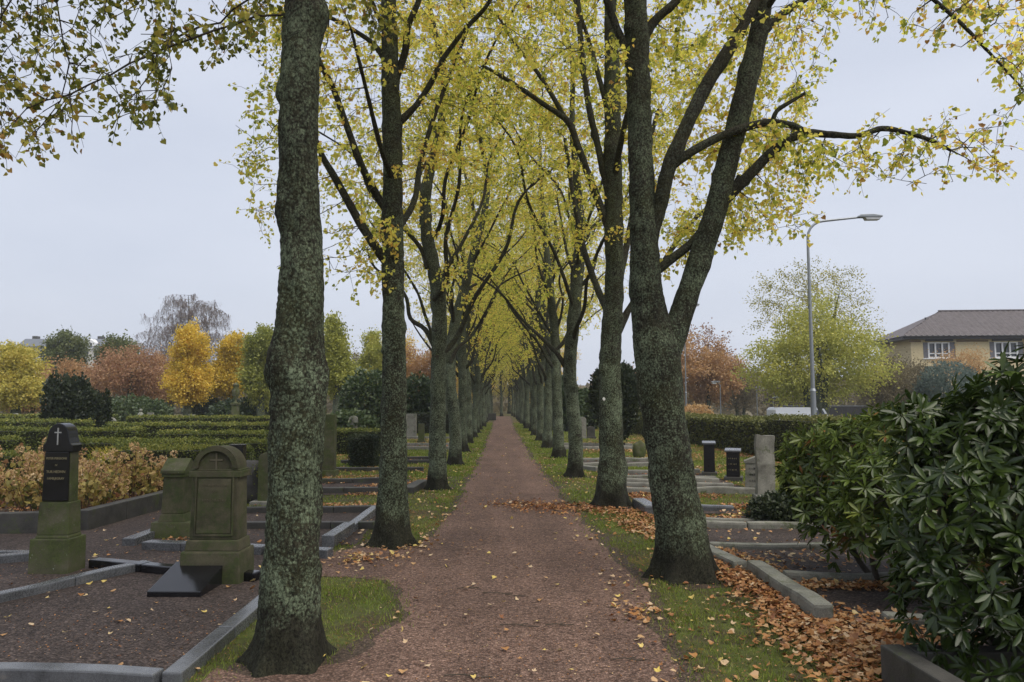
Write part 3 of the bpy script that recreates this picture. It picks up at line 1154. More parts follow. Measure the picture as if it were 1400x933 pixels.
at3 = np.vstack([box_attr(300, (1060, 1372), (140, 262), (6.7, 8.0), b3, ra, t3r),
                 box_attr(50, (1190, 1350), (180, 255), (6.8, 7.8), b3, ra),
                 box_attr(190, (1040, 1420), (-160, 130), (5.8, 7.6), b3, ra, t3u),
                 box_attr(110, (880, 1080), (-60, 400), (7.2, 9.2), b3, ra, lambda a, b: b < 400 - (a - 880) * .5),
                 box_attr(60, (700, 860), (-120, 140), (6.6, 8.5), b3, ra),
                 box_attr(110, (990, 1120), (70, 335), (7.4, 9.0), b3, ra, lambda a, b: b < 400 - (a - 960) * .6),
                 crown_pts(300, 5.6, 11.5, 3.2, ra)])
linden(t3, c3, at3, 103, per=7, twigs=4, dk=.25, size=.050, sides=96, tstep=.03, flare=.38, lobes=6,
       bulges=[(P(1006, 160, Y3 - .1) - b3, .10, .02), (P(884, 415, Y3) - b3, .2, .02), (P(930, 640, Y3 - .1) - b3, .15, .02)], growz=2.9,
       tint=leaf_tint(ra, 0, .42, .32, .55))

# --- second right linden
Y4 = 12.1
b4 = P(836, 690, Y4)
b4[2] = 0
t4 = thing('linden_tree', 'second linden of the right row with a small pale tag on its trunk', 'tree', b4, 0, AV)
c4 = [([(0, 0, -.12, .23)] + ch([(836, 660, 38), (836, 620, 35), (835, 560, 33), (834, 500, 31), (837, 440, 30), (840, 380, 28), (839, 300, 27), (838, 200, 25), (837, 110, 23), (835, 30, 19), (832, -60, 14), (834, -160, 5)], Y4, b4), None),
      (ch([(838, 330, 12), (822, 286, 12), (806, 244, 11), (790, 200, 10), (776, 166, 10), (742, 142, 8), (704, 116, 7), (660, 90, 5)], Y4, b4), 0),
      (ch([(776, 168, 8), (752, 126, 7), (728, 90, 6), (704, 60, 5), (680, 20, 4)], Y4, b4), 1),
      (ch([(838, 296, 11), (822, 220, 10), (806, 150, 10), (796, 80, 9), (790, 0, 8), (780, -80, 5)], Y4, b4), 0),
      (ch([(838, 420, 12), (852, 360, 10, .5), (864, 300, 9, .9), (880, 230, 7, 1.3), (900, 150, 5, 1.7)], Y4, b4), 0),
      (ch([(838, 440, 12), (818, 398, 10, .6), (798, 340, 9, 1.0), (784, 270, 7, 1.3), (772, 190, 5, 1.6)], Y4, b4), 0),
      (ch([(839, 250, 10), (850, 190, 9, -.5), (866, 120, 7, -.9), (884, 40, 5, -1.2)], Y4, b4), 0),
      (ch([(838, 180, 9), (820, 110, 8), (800, 40, 6), (770, -40, 4)], Y4, b4), 0),
      (ch([(838, 470, 13), (862, 420, 10, .2), (905, 360, 8, .4), (950, 300, 6, .7), (1000, 262, 4, 1.0)], Y4, b4), 0)]
at4 = np.vstack([box_attr(150, (860, 1110), (60, 330), (11.2, 14.2), b4, ra, lambda a, b: b < 400 - (a - 860) * .45),
                 box_attr(120, (690, 830), (0, 330), (11, 13.5), b4, ra),
                 crown_pts(520, 4.4, 12.5, 3.3, ra, kx=1.1)])
linden(t4, c4, at4, 104, per=8, twigs=4, size=.050, sides=56, tstep=.06, flare=.55, growz=2.8,
       bulges=[(P(850, 640, Y4) - b4, .14, .05)])
# the pale tag nailed to the second right trunk
bm = bmesh.new()
bmesh.ops.create_cone(bm, cap_ends=True, segments=16, radius1=.028, radius2=.026, depth=.012, matrix=Matrix.Translation((-.13, -.175, 1.75)) @ Matrix.Rotation(PI / 2, 4, 'X') @ Matrix.Rotation(.6, 4, 'Y'))
obj('number_tag', bm_mesh('number_tag', bm, mat_plain('tag_paint', (.6, .6, .55), .5)), t4)

# --- row variants


def variant(seed, first=False):
    rv = np.random.default_rng(seed)
    w = rv.normal(size=(8, 2)) * .22
    tr = [(0, 0, -.12, .20), (w[0, 0] * .12, w[0, 1] * .12, 1.0, .185), (w[1, 0] * .28, w[1, 1] * .28, 2.4, .18), (w[2, 0] * .6, w[2, 1] * .6, 3.8, .17), (w[3, 0] * 1.3, w[3, 1] * 1.3, 5.6, .13), (w[4, 0] * 1.6, w[4, 1] * 1.6, 8, .085), (w[5, 0] * 2, w[5, 1] * 2, 10.5, .04), (w[6, 0] * 2, w[6, 1] * 2, 12.6, .012)]
    tr = [(a, b, c, d * .84) for a, b, c, d in tr]
    chs = [(tr, None)]
    nl = int(rv.integers(7, 10))
    a0 = rv.random() * 6
    for k in range(nl):
        az = a0 + k * 2.4 + rv.normal() * .3
        z = 2.5 + 3.4 * (k / nl) + rv.normal() * .15
        o_ = np.array([math.cos(az), math.sin(az)])
        s = rv.uniform(.8, 1.2)
        r0 = .062 - .003 * k
        fl = rv.uniform(.55, 1.15)
        rr = [(0, 0, 0), (.28, 0, .40), (.66, 0, 1.15 * fl), (1.05 * s, 0, 2.1 * fl), (1.65 * s, 0, 3.1 * fl), (2.4 * s, 0, 3.9 * fl)]
        base = np.interp(z, [q[2] for q in tr], [q[0] for q in tr]), np.interp(z, [q[2] for q in tr], [q[1] for q in tr])
        pl = [(base[0] + o_[0] * d + rv.normal() * .06, base[1] + o_[1] * d + rv.normal() * .06, z + h, r0 * (1 - .14 * i)) for i, (d, _, h) in enumerate(rr)]
        pl = [(x + (rv.normal() * .12 if i > 1 else 0), y + (rv.normal() * .12 if i > 1 else 0), z_, q_) for i, (x, y, z_, q_) in enumerate(pl)]
        chs.append((pl, 0))
    att = crown_pts(980, 3.7, 13.2, 3.45, rv)
    return chs, att


LEFT_Y = [14.5, 20.0, 25.2, 30.3, 35.4, 40.6, 45.7, 50.9, 56, 61, 66, 71, 76, 81]
RIGHT_Y = [16.9, 22.6, 27.4, 32.4, 37.5, 42.5, 47.5, 52.6, 57.6, 62.6, 67.6, 72.7, 77.8, 83]
protos = []
ORD = ['third', 'fourth', 'fifth', 'sixth', 'seventh', 'eighth', 'ninth', 'tenth']
feat = {('left', 0): 'third linden of the left row, its flared foot beside a leaf covered kerb end',
        ('left', 1): 'fourth linden of the left row, standing slim where the grass strip narrows',
        ('right', 0): 'third linden of the right row with a wide spread of steep limbs above the grass',
        ('right', 1): 'fourth linden of the right row, a small mossy marker stone at its foot'}


def row_label(side, k):
    if (side, k) in feat:
        return feat[(side, k)]
    if k < 8:
        return '%s linden of the %s row counted from the nearest along the path' % (ORD[k], side)
    return 'far linden deep in the %s row, merging with its neighbours towards the path end' % side


k_ = 0
for k in range(14):
    for side, ys in (('left', LEFT_Y), ('right', RIGHT_Y)):
        y = ys[k]
        x = (-1.30 if side == 'left' else 1.72) + ra.normal() * .05
        lab = row_label(side, k)
        pi_ = (k * 5 + (0 if side == 'left' else 3)) % 6
        if len(protos) < 6 and k < 3:
            t = thing('linden_tree', lab, 'tree', (x, y, 0), 0, AV)
            chs, att = variant(300 + len(protos))
            linden(t, chs, att, 400 + len(protos), per=7, twigs=2, size=.056, sides=36, tstep=.07, flare=.5, barkmat=M_BARK_FAR, growz=2.8)
            protos.append(t)
        else:
            s = ra.uniform(.86, 1.14)
            dup(protos[pi_], (x, y, 0), ra.random() * 6.28, (s, s, s * ra.uniform(.9, 1.1)), lab, AV)
xs = [-6.5, -4.2, -2.6, -1.1, .35, 1.6, 3.0, 5.0]
for k, x in enumerate(xs):
    dup(protos[k % 6], (x + ra.normal() * .2, 90 + ra.normal() * 2.5, 0), ra.random() * 6.28, 1.0,
        'linden at the far end of the avenue, closing the view across the path', AV)

# ================================================================== KERBS AND GRAVES


def kerb_stone(parent, p0, p1, w, h, mat, bev=.012, sink=.06, noise=.004, name='kerb_stone'):
    """one stone, p0 -> p1 the middle of its top face (world), built in the parent's coordinates"""
    off = np.array(parent.location) if parent is not None else np.zeros(3)
    a, b = np.array([*p0[:2], 0.0]) - off, np.array([*p1[:2], 0.0]) - off
    a[2] = b[2] = 0
    d = nrm(b - a)
    s = np.array([-d[1], d[0], 0])
    bm = bmesh.new()
    Ln = np.linalg.norm(b - a)
    n = max(1, int(Ln / .3))
    rows = []
    for i in range(n + 1):
        c = a + (b - a) * i / n
        j = fbm(np.array([c + off]), 1.5, 2, 4)[0] * noise * 2
        rows.append([bm.verts.new(tuple(c + s * w / 2 * k + np.array([0, 0, z + (j if z > 0 else 0)]) + s * j * .5)) for k, z in ((-1, -sink), (1, -sink), (1, h), (-1, h))])
    for i in range(n):
        for k in range(4):
            bm.faces.new((rows[i][k], rows[i][(k + 1) % 4], rows[i + 1][(k + 1) % 4], rows[i + 1][k]))
    bm.faces.new(rows[0][::-1])
    bm.faces.new(rows[-1])
    me = bm_mesh(name, bm, mat, bev, 2, smooth=False)
    return obj(name, me, parent)


def split_line(p0, p1, n, gap=.006):
    p0, p1 = np.array(p0[:2]), np.array(p1[:2])
    L_ = np.linalg.norm(p1 - p0)
    g = gap / L_ / 2
    return [(p0 + (p1 - p0) * (i / n + (g if i else 0)), p0 + (p1 - p0) * ((i + 1) / n - (g if i < n - 1 else 0))) for i in range(n)]


def kerb_set(label, lines, w, h, mat, group=None, bev=.012, noise=.004):
    c = np.mean([np.array(l[0][:2]) for l in lines], 0)
    t = thing('grave_kerb', label, 'kerb', (c[0], c[1], 0), 0, group)
    for l in lines:
        for a, b in split_line(l[0], l[1], l[2]):
            kerb_stone(t, a, b, w if len(l) < 4 else l[3], h if len(l) < 5 else l[4], mat, bev, noise=noise)
    return t


KG = 'kerbs round the grave plots'
g = lambda px, py, z=.11: G(px, py, z)
kerb_set('grey granite kerb framing the large bare gravel plot in the front left corner', [
    (np.array([-4.6, 4.86]), np.array([-2.06, 4.60]), 2), (np.array([-1.98, 4.58]), np.array([-1.98, 6.35]), 2), (np.array([-4.35, 6.30]), np.array([-3.62, 7.72]), 2)], .125, .085, M_GRANITE, KG)
kerb_set('low black kerb line running behind the round topped gravestone', [
    (g(128, 764, .09), g(352, 782, .09), 3, .13, .09), (g(366, 783, .09), g(392, 785, .09), 1, .13, .09)], .13, .09, M_BLACK, KG)
kerb_set('short grey kerb at the left edge beside the black faced obelisk', [
    (np.array([-5.9, 7.7]), np.array([-4.95, 8.15]), 1), (np.array([-6.1, 8.3]), np.array([-4.9, 8.32]), 1, .10, .07)], .13, .10, M_GRANITE, KG)
kerb_set('dark low kerb round the gabled gravestone', [
    (g(176, 736, .1), g(214, 722, .1), 1), (g(200, 739, .1), g(362, 746, .1), 3), (g(366, 746.3, .1), g(452, 750, .1), 2)], .16, .10, M_GRANITE, KG)
kerb_set('heavy grey kerb running up to the second linden on the left', [
    (np.array([-2.02, 8.75]), np.array([-1.98, 9.75]), 1), (np.array([-1.98, 9.76]), np.array([-1.93, 11.5]), 2, .13, .10)], .15, .14, M_GRANITE, KG)
kerb_set('pair of thin dark kerbs crossing the gravel behind the nearest linden', [
    (g(336, 713, .1), g(512, 713, .1), 3), (g(336, 693, .1), g(517, 692, .1), 3)], .12, .10, M_DKWALL, KG)
kerb_set('small leaf strewn kerb beyond the first grass band on the left', [
    (g(372, 668, .1), g(519, 667, .1), 3), (g(440, 655, .1), g(524, 654, .1), 2), (g(530, 667, .1), g(552, 665, .1), 1), (g(558, 668, .1), g(578, 657, .1), 1, .22, .12)], .14, .11, M_DKWALL, KG)
kerb_set('farther dark kerb beside the clipped hedge cube', [
    (np.array([-4.6, 18.2]), np.array([-1.9, 18.2]), 3), (np.array([-4.4, 20.4]), np.array([-1.8, 20.4]), 3), (np.array([-4.4, 21.7]), np.array([-1.8, 21.7]), 3)], .14, .11, M_DKWALL, KG)
kerb_set('distant leaf covered kerbs between the third and fourth left lindens', [
    (np.array([-4.4, 26.4]), np.array([-1.7, 26.4]), 3), (np.array([-4.4, 28.6]), np.array([-1.7, 28.6]), 3), (np.array([-4.4, 34]), np.array([-1.7, 34]), 2)], .16, .12, M_GREY, KG)
# planting bed wall
tb = thing('bed_kerb', 'tall dark stone kerb round the hydrangea bed', 'kerb', (-5.6, 9.8, 0))
for a, b in split_line((-9.6, 9.62), (-5.66, 9.82), 4) + split_line((-5.55, 9.93), (-5.36, 13.6), 4):
    kerb_stone(tb, a, b, .17, .27, M_DKWALL, .012)
# right side kerbs
def slab_kerb(label, lines, mat, w, h):
    return kerb_set(label, lines, w, h, mat, KG, bev=.03, noise=.012)


slab_kerb('thick lichen spotted kerb stone lying along the leaf drift on the right', [(np.array([2.50, 7.36]), np.array([2.47, 5.72]), 1)], M_PALE, .16, .14)
slab_kerb('low rounded mossy kerb beside the foot of the forked linden', [(np.array([2.42, 7.48]), np.array([2.28, 8.52]), 1)], M_PALE, .16, .10)
slab_kerb('long mossy grey kerb crossing the right plots in the front', [(np.array([2.68, 7.05]), np.array([5.6, 6.9]), 2)], M_PALE, .12, .10)
slab_kerb('second long pale kerb crossing the right plots', [(np.array([2.42, 8.62]), np.array([5.8, 8.4]), 3)], M_PALE, .12, .08)
slab_kerb('dark edged kerb pair crossing the right plots near the low conifer', [(np.array([2.35, 10.02]), np.array([5.2, 9.82]), 3), (np.array([2.5, 10.5]), np.array([5.2, 10.3]), 2, .10, .07)], M_GREY, .14, .09)
slab_kerb('thin pale kerb just behind the forked linden', [(np.array([2.55, 11.6]), np.array([3.62, 11.5]), 1)], M_GRANITE, .12, .10)
slab_kerb('pale kerb end lying on the grass between the first two right lindens', [(np.array([2.22, 12.0]), np.array([2.28, 11.2]), 1)], M_GRANITE, .22, .14)
slab_kerb('half buried pale kerb under the front of the rhododendron', [(np.array([2.95, 5.75]), np.array([3.75, 5.66]), 1)], M_PALE, .14, .08)
slab_kerb('group of parallel grey kerbs in front of the small black gravestones', [
    (np.array([2.3, 13.9]), np.array([4.75, 13.7]), 2), (np.array([2.3, 14.8]), np.array([4.6, 14.6]), 2), (np.array([2.3, 15.3]), np.array([4.6, 15.6]), 2), (np.array([2.3, 16.2]), np.array([4.7, 16.1]), 2), (np.array([2.3, 17.6]), np.array([4.7, 17.4]), 2)], M_GREY, .13, .11)
slab_kerb('kerbs beside the mossy natural stone on the right', [
    (np.array([2.0, 19.4]), np.array([4.6, 19.3]), 2), (np.array([2.0, 21.1]), np.array([4.6, 21.0]), 2), (np.array([1.95, 19.3]), np.array([2.35, 17.9]), 1)], M_GREY, .15, .12)
slab_kerb('distant kerb on the right under the vase shaped conifer', [(np.array([2.0, 26.4]), np.array([5.0, 26.2]), 2), (np.array([2.0, 28.1]), np.array([5.0, 28.0]), 2)], M_GREY, .16, .14)
# planter kerb lower right
tp = thing('planter_kerb', 'dark stone planter kerb under the rhododendron in the front right corner', 'kerb', (2.36, 4.2, 0))
kerb_stone(tp, (2.34, 4.5), (2.40, 2.9), .13, .25, M_DKWALL, .012)
kerb_stone(tp, (2.42, 4.43), (5.2, 4.43), .13, .25, M_DKWALL, .012)


def text_mesh(parent, txt, size, loc, mat, rot=(PI / 2, 0, 0), name='lettering', depth=.002, align='CENTER', sx=1.0):
    cu = bpy.data.curves.new(name, 'FONT')
    cu.body = txt
    cu.size = size
    cu.extrude = depth
    cu.align_x = align
    cu.resolution_u = 3
    tmp = bpy.data.objects.new('tmp', cu)
    COL.objects.link(tmp)
    dg = bpy.context.evaluated_depsgraph_get()
    me = bpy.data.meshes.new_from_object(tmp.evaluated_get(dg))
    bpy.data.objects.remove(tmp)
    bpy.data.curves.remove(cu)
    me.materials.clear()
    me.materials.append(mat)
    o = obj(name, me, parent, loc)
    o.rotation_euler = rot
    o.scale = (sx, 1, 1)
    return o


def arch(w, z0, z1, n=16, rise=None):
    r = w / 2 if rise is None else rise
    p = [(-w / 2, z0), (w / 2, z0), (w / 2, z1 - r)]
    for i in range(1, n):
        a = PI * i / n
        p.append((w / 2 * math.cos(a), z1 - r + r * math.sin(a)))
    p.append((-w / 2, z1 - r))
    return p


# black faced obelisk gravestone (origin at the middle of its base)
m1 = thing('gravestone', 'tall narrow gravestone with a black polished face, silver cross and mossy stepped base', 'gravestone', (-4.47, 7.60, 0), -.02)
bm = bmesh.new(); frustum(bm, .405, .30, -.05, .395, .29, .345); obj('plinth', bm_mesh('plinth', bm, M_MOSSY, .012), m1)
bm = bmesh.new(); frustum(bm, .335, .235, .345, .325, .225, .375); frustum(bm, .318, .215, .375, .300, .20, .70); obj('base_block', bm_mesh('base_block', bm, M_MOSSY, .010), m1)
bm = bmesh.new(); prism(bm, [(-.140, .70), (.140, .70), (.128, 1.22), (-.128, 1.22)], -.075, .065); obj('shaft', bm_mesh('shaft', bm, M_MOSSY, .008), m1)
bm = bmesh.new()
cap = [(-.150, 1.20), (.150, 1.20), (.150, 1.265), (.128, 1.285), (.110, 1.34)] + [(.104 * math.cos(a), 1.37 + .115 * math.sin(a)) for a in np.linspace(.1, PI - .1, 14)] + [(-.110, 1.34), (-.128, 1.285), (-.150, 1.265)]
prism(bm, cap, -.092, .075); obj('head', bm_mesh('head', bm, M_BLACK, .006), m1)
bm = bmesh.new(); prism(bm, [(-.130, .715), (.130, .715), (.120, 1.198), (-.120, 1.198)], -.098, -.076); obj('face_plate', bm_mesh('face_plate', bm, M_BLACK, .004), m1)
bm = bmesh.new(); box(bm, -.006, .006, -.099, -.089, 1.27, 1.44); box(bm, -.034, .034, -.0995, -.0895, 1.388, 1.400); obj('cross', bm_mesh('cross', bm, M_SILVER), m1)
for tx, z, sz in (('PETER PERSSONS', 1.125, .030), ('AF', 1.06, .026), ('TUR HEDVIN', .99, .036), ('FAMILJEGRAV', .925, .031)):
    text_mesh(m1, tx, sz, (0, -.099, z), M_GOLD, sx=.92)

# round topped sandstone
m2 = thing('gravestone', 'olive weathered gravestone with round arched top and worn panel, black slab at its foot', 'gravestone', (-2.72, 7.22, 0), -.02)
bm = bmesh.new(); frustum(bm, .58, .40, -.05, .56, .38, .30); obj('plinth', bm_mesh('plinth', bm, M_OLIVE, .015), m2)
bm = bmesh.new(); frustum(bm, .52, .32, .30, .49, .30, .40); obj('base_block', bm_mesh('base_block', bm, M_OLIVE, .012), m2)
bm = bmesh.new(); frustum(bm, .46, .25, .40, .43, .24, 1.0); obj('shaft', bm_mesh('shaft', bm, M_OLIVE, .01), m2)
bm = bmesh.new(); box(bm, -.25, .25, -.135, .135, .985, 1.045); box(bm, -.235, .235, -.128, .128, 1.045, 1.06)
obj('cornice', bm_mesh('cornice', bm, M_OLIVE, .008), m2)
bm = bmesh.new(); prism(bm, arch(.42, 1.055, 1.275, 20), -.105, .12); obj('arched_head', bm_mesh('arched_head', bm, M_OLIVE, .006), m2)
bm = bmesh.new()
ou, inn = arch(.43, 1.055, 1.285, 20)[2:], arch(.33, 1.055, 1.235, 20)[2:]
for k in range(len(ou) - 1):
    prism(bm, [ou[k], ou[k + 1], inn[k + 1], inn[k]], -.14, -.10)
obj('arch_moulding', bm_mesh('arch_moulding', bm, M_OLIVE), m2)
bm = bmesh.new(); prism(bm, [(-.165, .46), (.165, .46), (.155, .97), (-.155, .97)], -.133, -.118); obj('inscription_panel', bm_mesh('inscription_panel', bm, M_OLIVE, .004), m2)
bm = bmesh.new()
for a, b in (((-.185, .44), (-.170, .985)), ((.170, .44), (.185, .985))):
    box(bm, a[0], b[0], -.138, -.115, a[1], b[1])
box(bm, -.169, .169, -.138, -.115, .435, .452)
obj('panel_frame', bm_mesh('panel_frame', bm, M_OLIVE, .003), m2)
M_WORN = mat_plain('worn_lettering', (.13, .115, .075), .8, .3)
bm = bmesh.new(); box(bm, -.008, .008, -.113, -.103, 1.06, 1.21); box(bm, -.06, .06, -.1135, -.1035, 1.14, 1.155); obj('cross', bm_mesh('cross', bm, M_WORN), m2)
for tx, z, sz in (('PER ANDERSSON', .90, .034), ('OCH', .845, .03), ('HANS HUSTRU', .76, .036)):
    text_mesh(m2, tx, sz, (0, -.1345, z), M_WORN, sx=.95)
# leaning black slab
sl = thing('grave_slab', 'polished black slab sloping on the gravel before the round topped gravestone', 'slab', (-2.84, 6.84, 0), -.03)
bm = bmesh.new(); prism(bm, [(-.27, -.02), (.27, -.02), (.27, .20), (-.27, .055)], -.235, .235, 'x'); obj('tablet', bm_mesh('tablet', bm, M_BLACK, .006), sl)

# gabled sandstone
m3 = thing('gravestone', 'mossy gravestone with a gabled roof top standing behind the round topped one', 'gravestone', (-4.13, 9.55, 0), .0)
bm = bmesh.new(); frustum(bm, .50, .42, -.05, .48, .40, .20); obj('plinth', bm_mesh('plinth', bm, M_MOSSY, .012), m3)
bm = bmesh.new(); frustum(bm, .34, .36, .20, .28, .32, .30); frustum(bm, .275, .315, .30, .25, .29, .76); obj('shaft', bm_mesh('shaft', bm, M_OLIVE, .01), m3)
bm = bmesh.new(); box(bm, -.145, .145, -.165, .165, .755, .80); prism(bm, [(-.185, .80), (.185, .80), (.185, .84), (0, .985), (-.185, .84)], -.155, .155, 'x'); obj('gabled_cap', bm_mesh('gabled_cap', bm, M_MOSSY, .008), m3)


def boulder(name, label, loc, sx, sy, sz, mat, seed, cat='gravestone', rot=0.0, flat=.0):
    bm = bmesh.new()
    bmesh.ops.create_icosphere(bm, subdivisions=4, radius=1)
    for v in bm.verts:
        c = v.co
        k = 1 + .16 * float(fbm(np.array([[c.x, c.y, c.z]]), 1.3, 3, seed)[0])
        e = 2.6
        s = (abs(c.x) ** e + abs(c.y) ** e + abs(c.z) ** e) ** (-1 / e)
        v.co = Vector((c.x * s * sx * k, c.y * s * sy * k, sz * .86 + c.z * s * sz * k * (1 if c.z > 0 else .95)))
    me = bm_mesh(name, bm, mat, smooth=True)
    o = obj(name, me, loc=loc)
    o.rotation_euler = (0, 0, rot)
    tag(o, label, cat)
    return o


boulder('natural_gravestone', 'dark rough natural stone left of the nearest linden', (*G(343, 688)[:2], 0), .22, .17, .39, M_DKWALL, 3, rot=.2)
m = thing('gravestone', 'thin upright slab gravestone half hidden by the nearest linden trunk', 'gravestone', (*G(366, 690)[:2], 0))
bm = bmesh.new(); prism(bm, arch(.30, -.05, .86, 10, .08), -.08, .08); obj('slab', bm_mesh('slab', bm, M_MOSSY, .01), m)
bm = bmesh.new(); box(bm, -.24, .24, -.20, .16, -.05, .07); obj('foot_stone', bm_mesh('foot_stone', bm, M_GREY, .01), m)


def pillar(label, loc, w, d, h, mat, cap='flat', base=True, rot=0.0, cat='gravestone'):
    t = thing('gravestone', label, cat, (loc[0], loc[1], 0), rot)
    bm = bmesh.new()
    if base:
        frustum(bm, w * 1.35, d * 1.5, -.05, w * 1.3, d * 1.45, .11 * max(1, h))
        obj('plinth', bm_mesh('plinth', bm, mat, .008), t)
        bm = bmesh.new()
    z0 = .11 * max(1, h) if base else -.05
    if cap == 'arch':
        prism(bm, [(x, z) for x, z in arch(w, z0, h, 10, w * .42)], -d / 2, d / 2)
    elif cap == 'gable':
        prism(bm, [(-w / 2, z0), (w / 2, z0), (w / 2, h - .08), (0, h), (-w / 2, h - .08)], -d / 2, d / 2)
    elif cap == 'slope':
        prism(bm, [(-d / 2, z0), (d / 2, z0), (d / 2, h), (-d / 2, h - .09)], -w / 2, w / 2, 'x')
    else:
        frustum(bm, w, d, z0, w * .94, d * .94, h)
    obj('shaft', bm_mesh('shaft', bm, mat, .008), t)
    return t


pillar('tall mossy pillar gravestone with a plinth just right of the nearest linden', G(449, 652), .30, .26, 1.42, M_MOSSY)
pillar('taller slim pillar gravestone directly behind the nearest linden trunk', G(438, 650), .20, .2, 1.6, M_MOSSY)
pillar('small dark block gravestone between the box hedges left of the nearest linden', (-4.7, 13.25), .26, .2, .95, M_BLACK, 'flat')
pillar('little reddish stone set in the third box hedge', G(341, 600), .44, .25, .62, mat_stone('red_granite', (.10, .06, .05), (.18, .11, .09)), 'slope')
pillar('pale sloped stone among the far box hedges', G(306, 594), .5, .3, .78, M_GREY, 'slope')
pillar('tiny pale marker stone at the back of the far box hedges', G(233, 592), .5, .3, .70, M_PALE, 'slope')
for px, py, w_, h_, mt, cp, lb_ in ((150, 598, .5, .95, M_GREY, 'arch', 'rounded grey stone rising behind the hedge near the smaller yew'), (262, 590, .4, .98, M_GREY, 'flat', 'narrow grey stone behind the hedges below the golden pollarded linden'),
                                   (365, 597, .35, 1.0, M_BLACK, 'flat', 'black stone behind the hedges just left of the nearest trunk'), (20, 590, .5, 1.05, M_GREY, 'arch', 'rounded stone behind the hedges at the left edge'),
                                   (205, 586, .4, 1.02, M_PALE, 'flat', 'pale upright stone right of the tiny statue')):
    pillar(lb_, G(px, py), w_, .22, h_, mt, cp)
pillar('grey marker stone between hedges with a rounded top right of the pillar gravestones', G(483, 599), .42, .25, 1.05, M_GREY, 'arch')
pillar('small dark square stone beside the clipped hedge cube', G(511, 622), .22, .2, .32, M_BLACK, 'flat', False)
pillar('worn upright stone behind the second left linden', G(562, 600), .5, .35, 1.15, M_GREY, 'flat')
pillar('narrow stone beside the third left linden', G(576, 606), .25, .25, .8, M_MOSSY, 'flat')
# right
def worn_line(parent, w, hgt, y, z, mat, seed):
    """a line of lettering too worn to read: short upright and slanting strokes"""
    rn = random.Random(seed)
    bm = bmesh.new()
    x = -w / 2
    while x < w / 2:
        box(bm, x, x + .005, y - .012, y, z, z + hgt * rn.uniform(.7, 1))
        if rn.random() < .6:
            box(bm, x + .0051, x + .014, y - .0115, y, z + hgt * rn.choice((0, .45, .62)), z + hgt * rn.choice((.7, .75)))
        x += rn.choice((.016, .020, .036))
    obj('lettering', bm_mesh('lettering', bm, mat), parent, kind='stuff')


def headstone_right(label, loc, w, d, h, mat, cap_mat, rot=0.0, lines=0):
    t = thing('gravestone', label, 'gravestone', (loc[0], loc[1], 0), rot)
    bm = bmesh.new(); box(bm, -w * .68, w * .68, -d * .75, d * .75, -.05, .10); obj('plinth', bm_mesh('plinth', bm, M_DKWALL, .008), t)
    bm = bmesh.new(); frustum(bm, w, d, .10, w * .96, d * .96, h - .07); obj('shaft', bm_mesh('shaft', bm, mat, .006), t)
    bm = bmesh.new(); prism(bm, [(-d * .62, h - .07), (d * .62, h - .07), (d * .62, h), (-d * .62, h - .035)], -w * .6, w * .6, 'x'); obj('cap', bm_mesh('cap', bm, cap_mat, .005), t)
    for k in range(lines):
        worn_line(t, w * .62, .028, -d * .5 + .006, h - .22 - .12 * k, M_GOLD, 11 + k)
    return t


headstone_right('narrow black pillar gravestone, tallest of the black pair before the clipped hedge', G(970, 651), .25, .24, .80, M_BLACK, M_GRANITE, -.25)
headstone_right('shorter black pillar gravestone with a pale slanted cap right of the tall one', G(1003, 658), .28, .26, .70, M_BLACK, M_GRANITE, -.35, 3)
t = thing('gravestone', 'low grey gravestone with a gabled top left of the tall rough slab', 'gravestone', (*G(1034, 668)[:2], 0), -.3)
bm = bmesh.new(); prism(bm, [(-.21, -.05), (.21, -.05), (.19, .50), (-.19, .50)], -.13, .13); obj('shaft', bm_mesh('shaft', bm, M_GREY, .008), t)
bm = bmesh.new(); prism(bm, [(-.22, .50), (.22, .50), (.22, .54), (0, .63), (-.22, .54)], -.15, .15); obj('cap', bm_mesh('cap', bm, M_GREY, .006), t)
M_DKLET = mat_plain('dark_lettering', (.03, .03, .03))
for k in range(3):
    worn_line(t, .26, .045, -.125, .38 - .12 * k, M_DKLET, 31 + k)
t = thing('gravestone', 'tall rough grey slab gravestone beside the rhododendron', 'gravestone', (*G(1047, 684)[:2], 0), -.1)
bm = bmesh.new()
bmesh.ops.create_grid(bm, x_segments=1, y_segments=1, size=.01); bm.clear()
box(bm, -.15, .15, -.1, .1, -.05, 1.12)
bmesh.ops.subdivide_edges(bm, edges=bm.edges[:], cuts=6, use_grid_fill=True)
obj('slab', bm_mesh('slab', bm, M_GREY, 0, smooth=False, noise=.02), t)
bm = bmesh.new(); box(bm, -.2, .2, -.16, .16, -.05, .10); obj('foot_stone', bm_mesh('foot_stone', bm, M_GREY, .02), t)
pillar('darker stone pillar half hidden behind the tall rough slab', (4.95, 13.9), .22, .22, .95, M_GREY, 'flat')
boulder('natural_gravestone', 'mossy natural stone on the grass between the two nearest right lindens', (*G(874, 627)[:2], 0), .20, .14, .28, M_MOSSY, 8)
pillar('small mossy marker at the foot of the fourth right linden', G(762, 622), .16, .16, .5, M_MOSSY, 'flat', False)
pillar('thin stone left of the vase shaped conifer', G(797, 600), .3, .25, 1.0, M_GREY, 'arch')
pillar('small brown stone in the leaves beyond the third right linden', G(808, 600), .35, .25, .6, M_DKWALL, 'gable')
pillar('distant grey stone in leaves behind the third right linden', G(779, 590), .5, .3, 1.2, M_GREY, 'flat')

# ================================================================== HEDGES, SHRUBS, BACKGROUND TREES


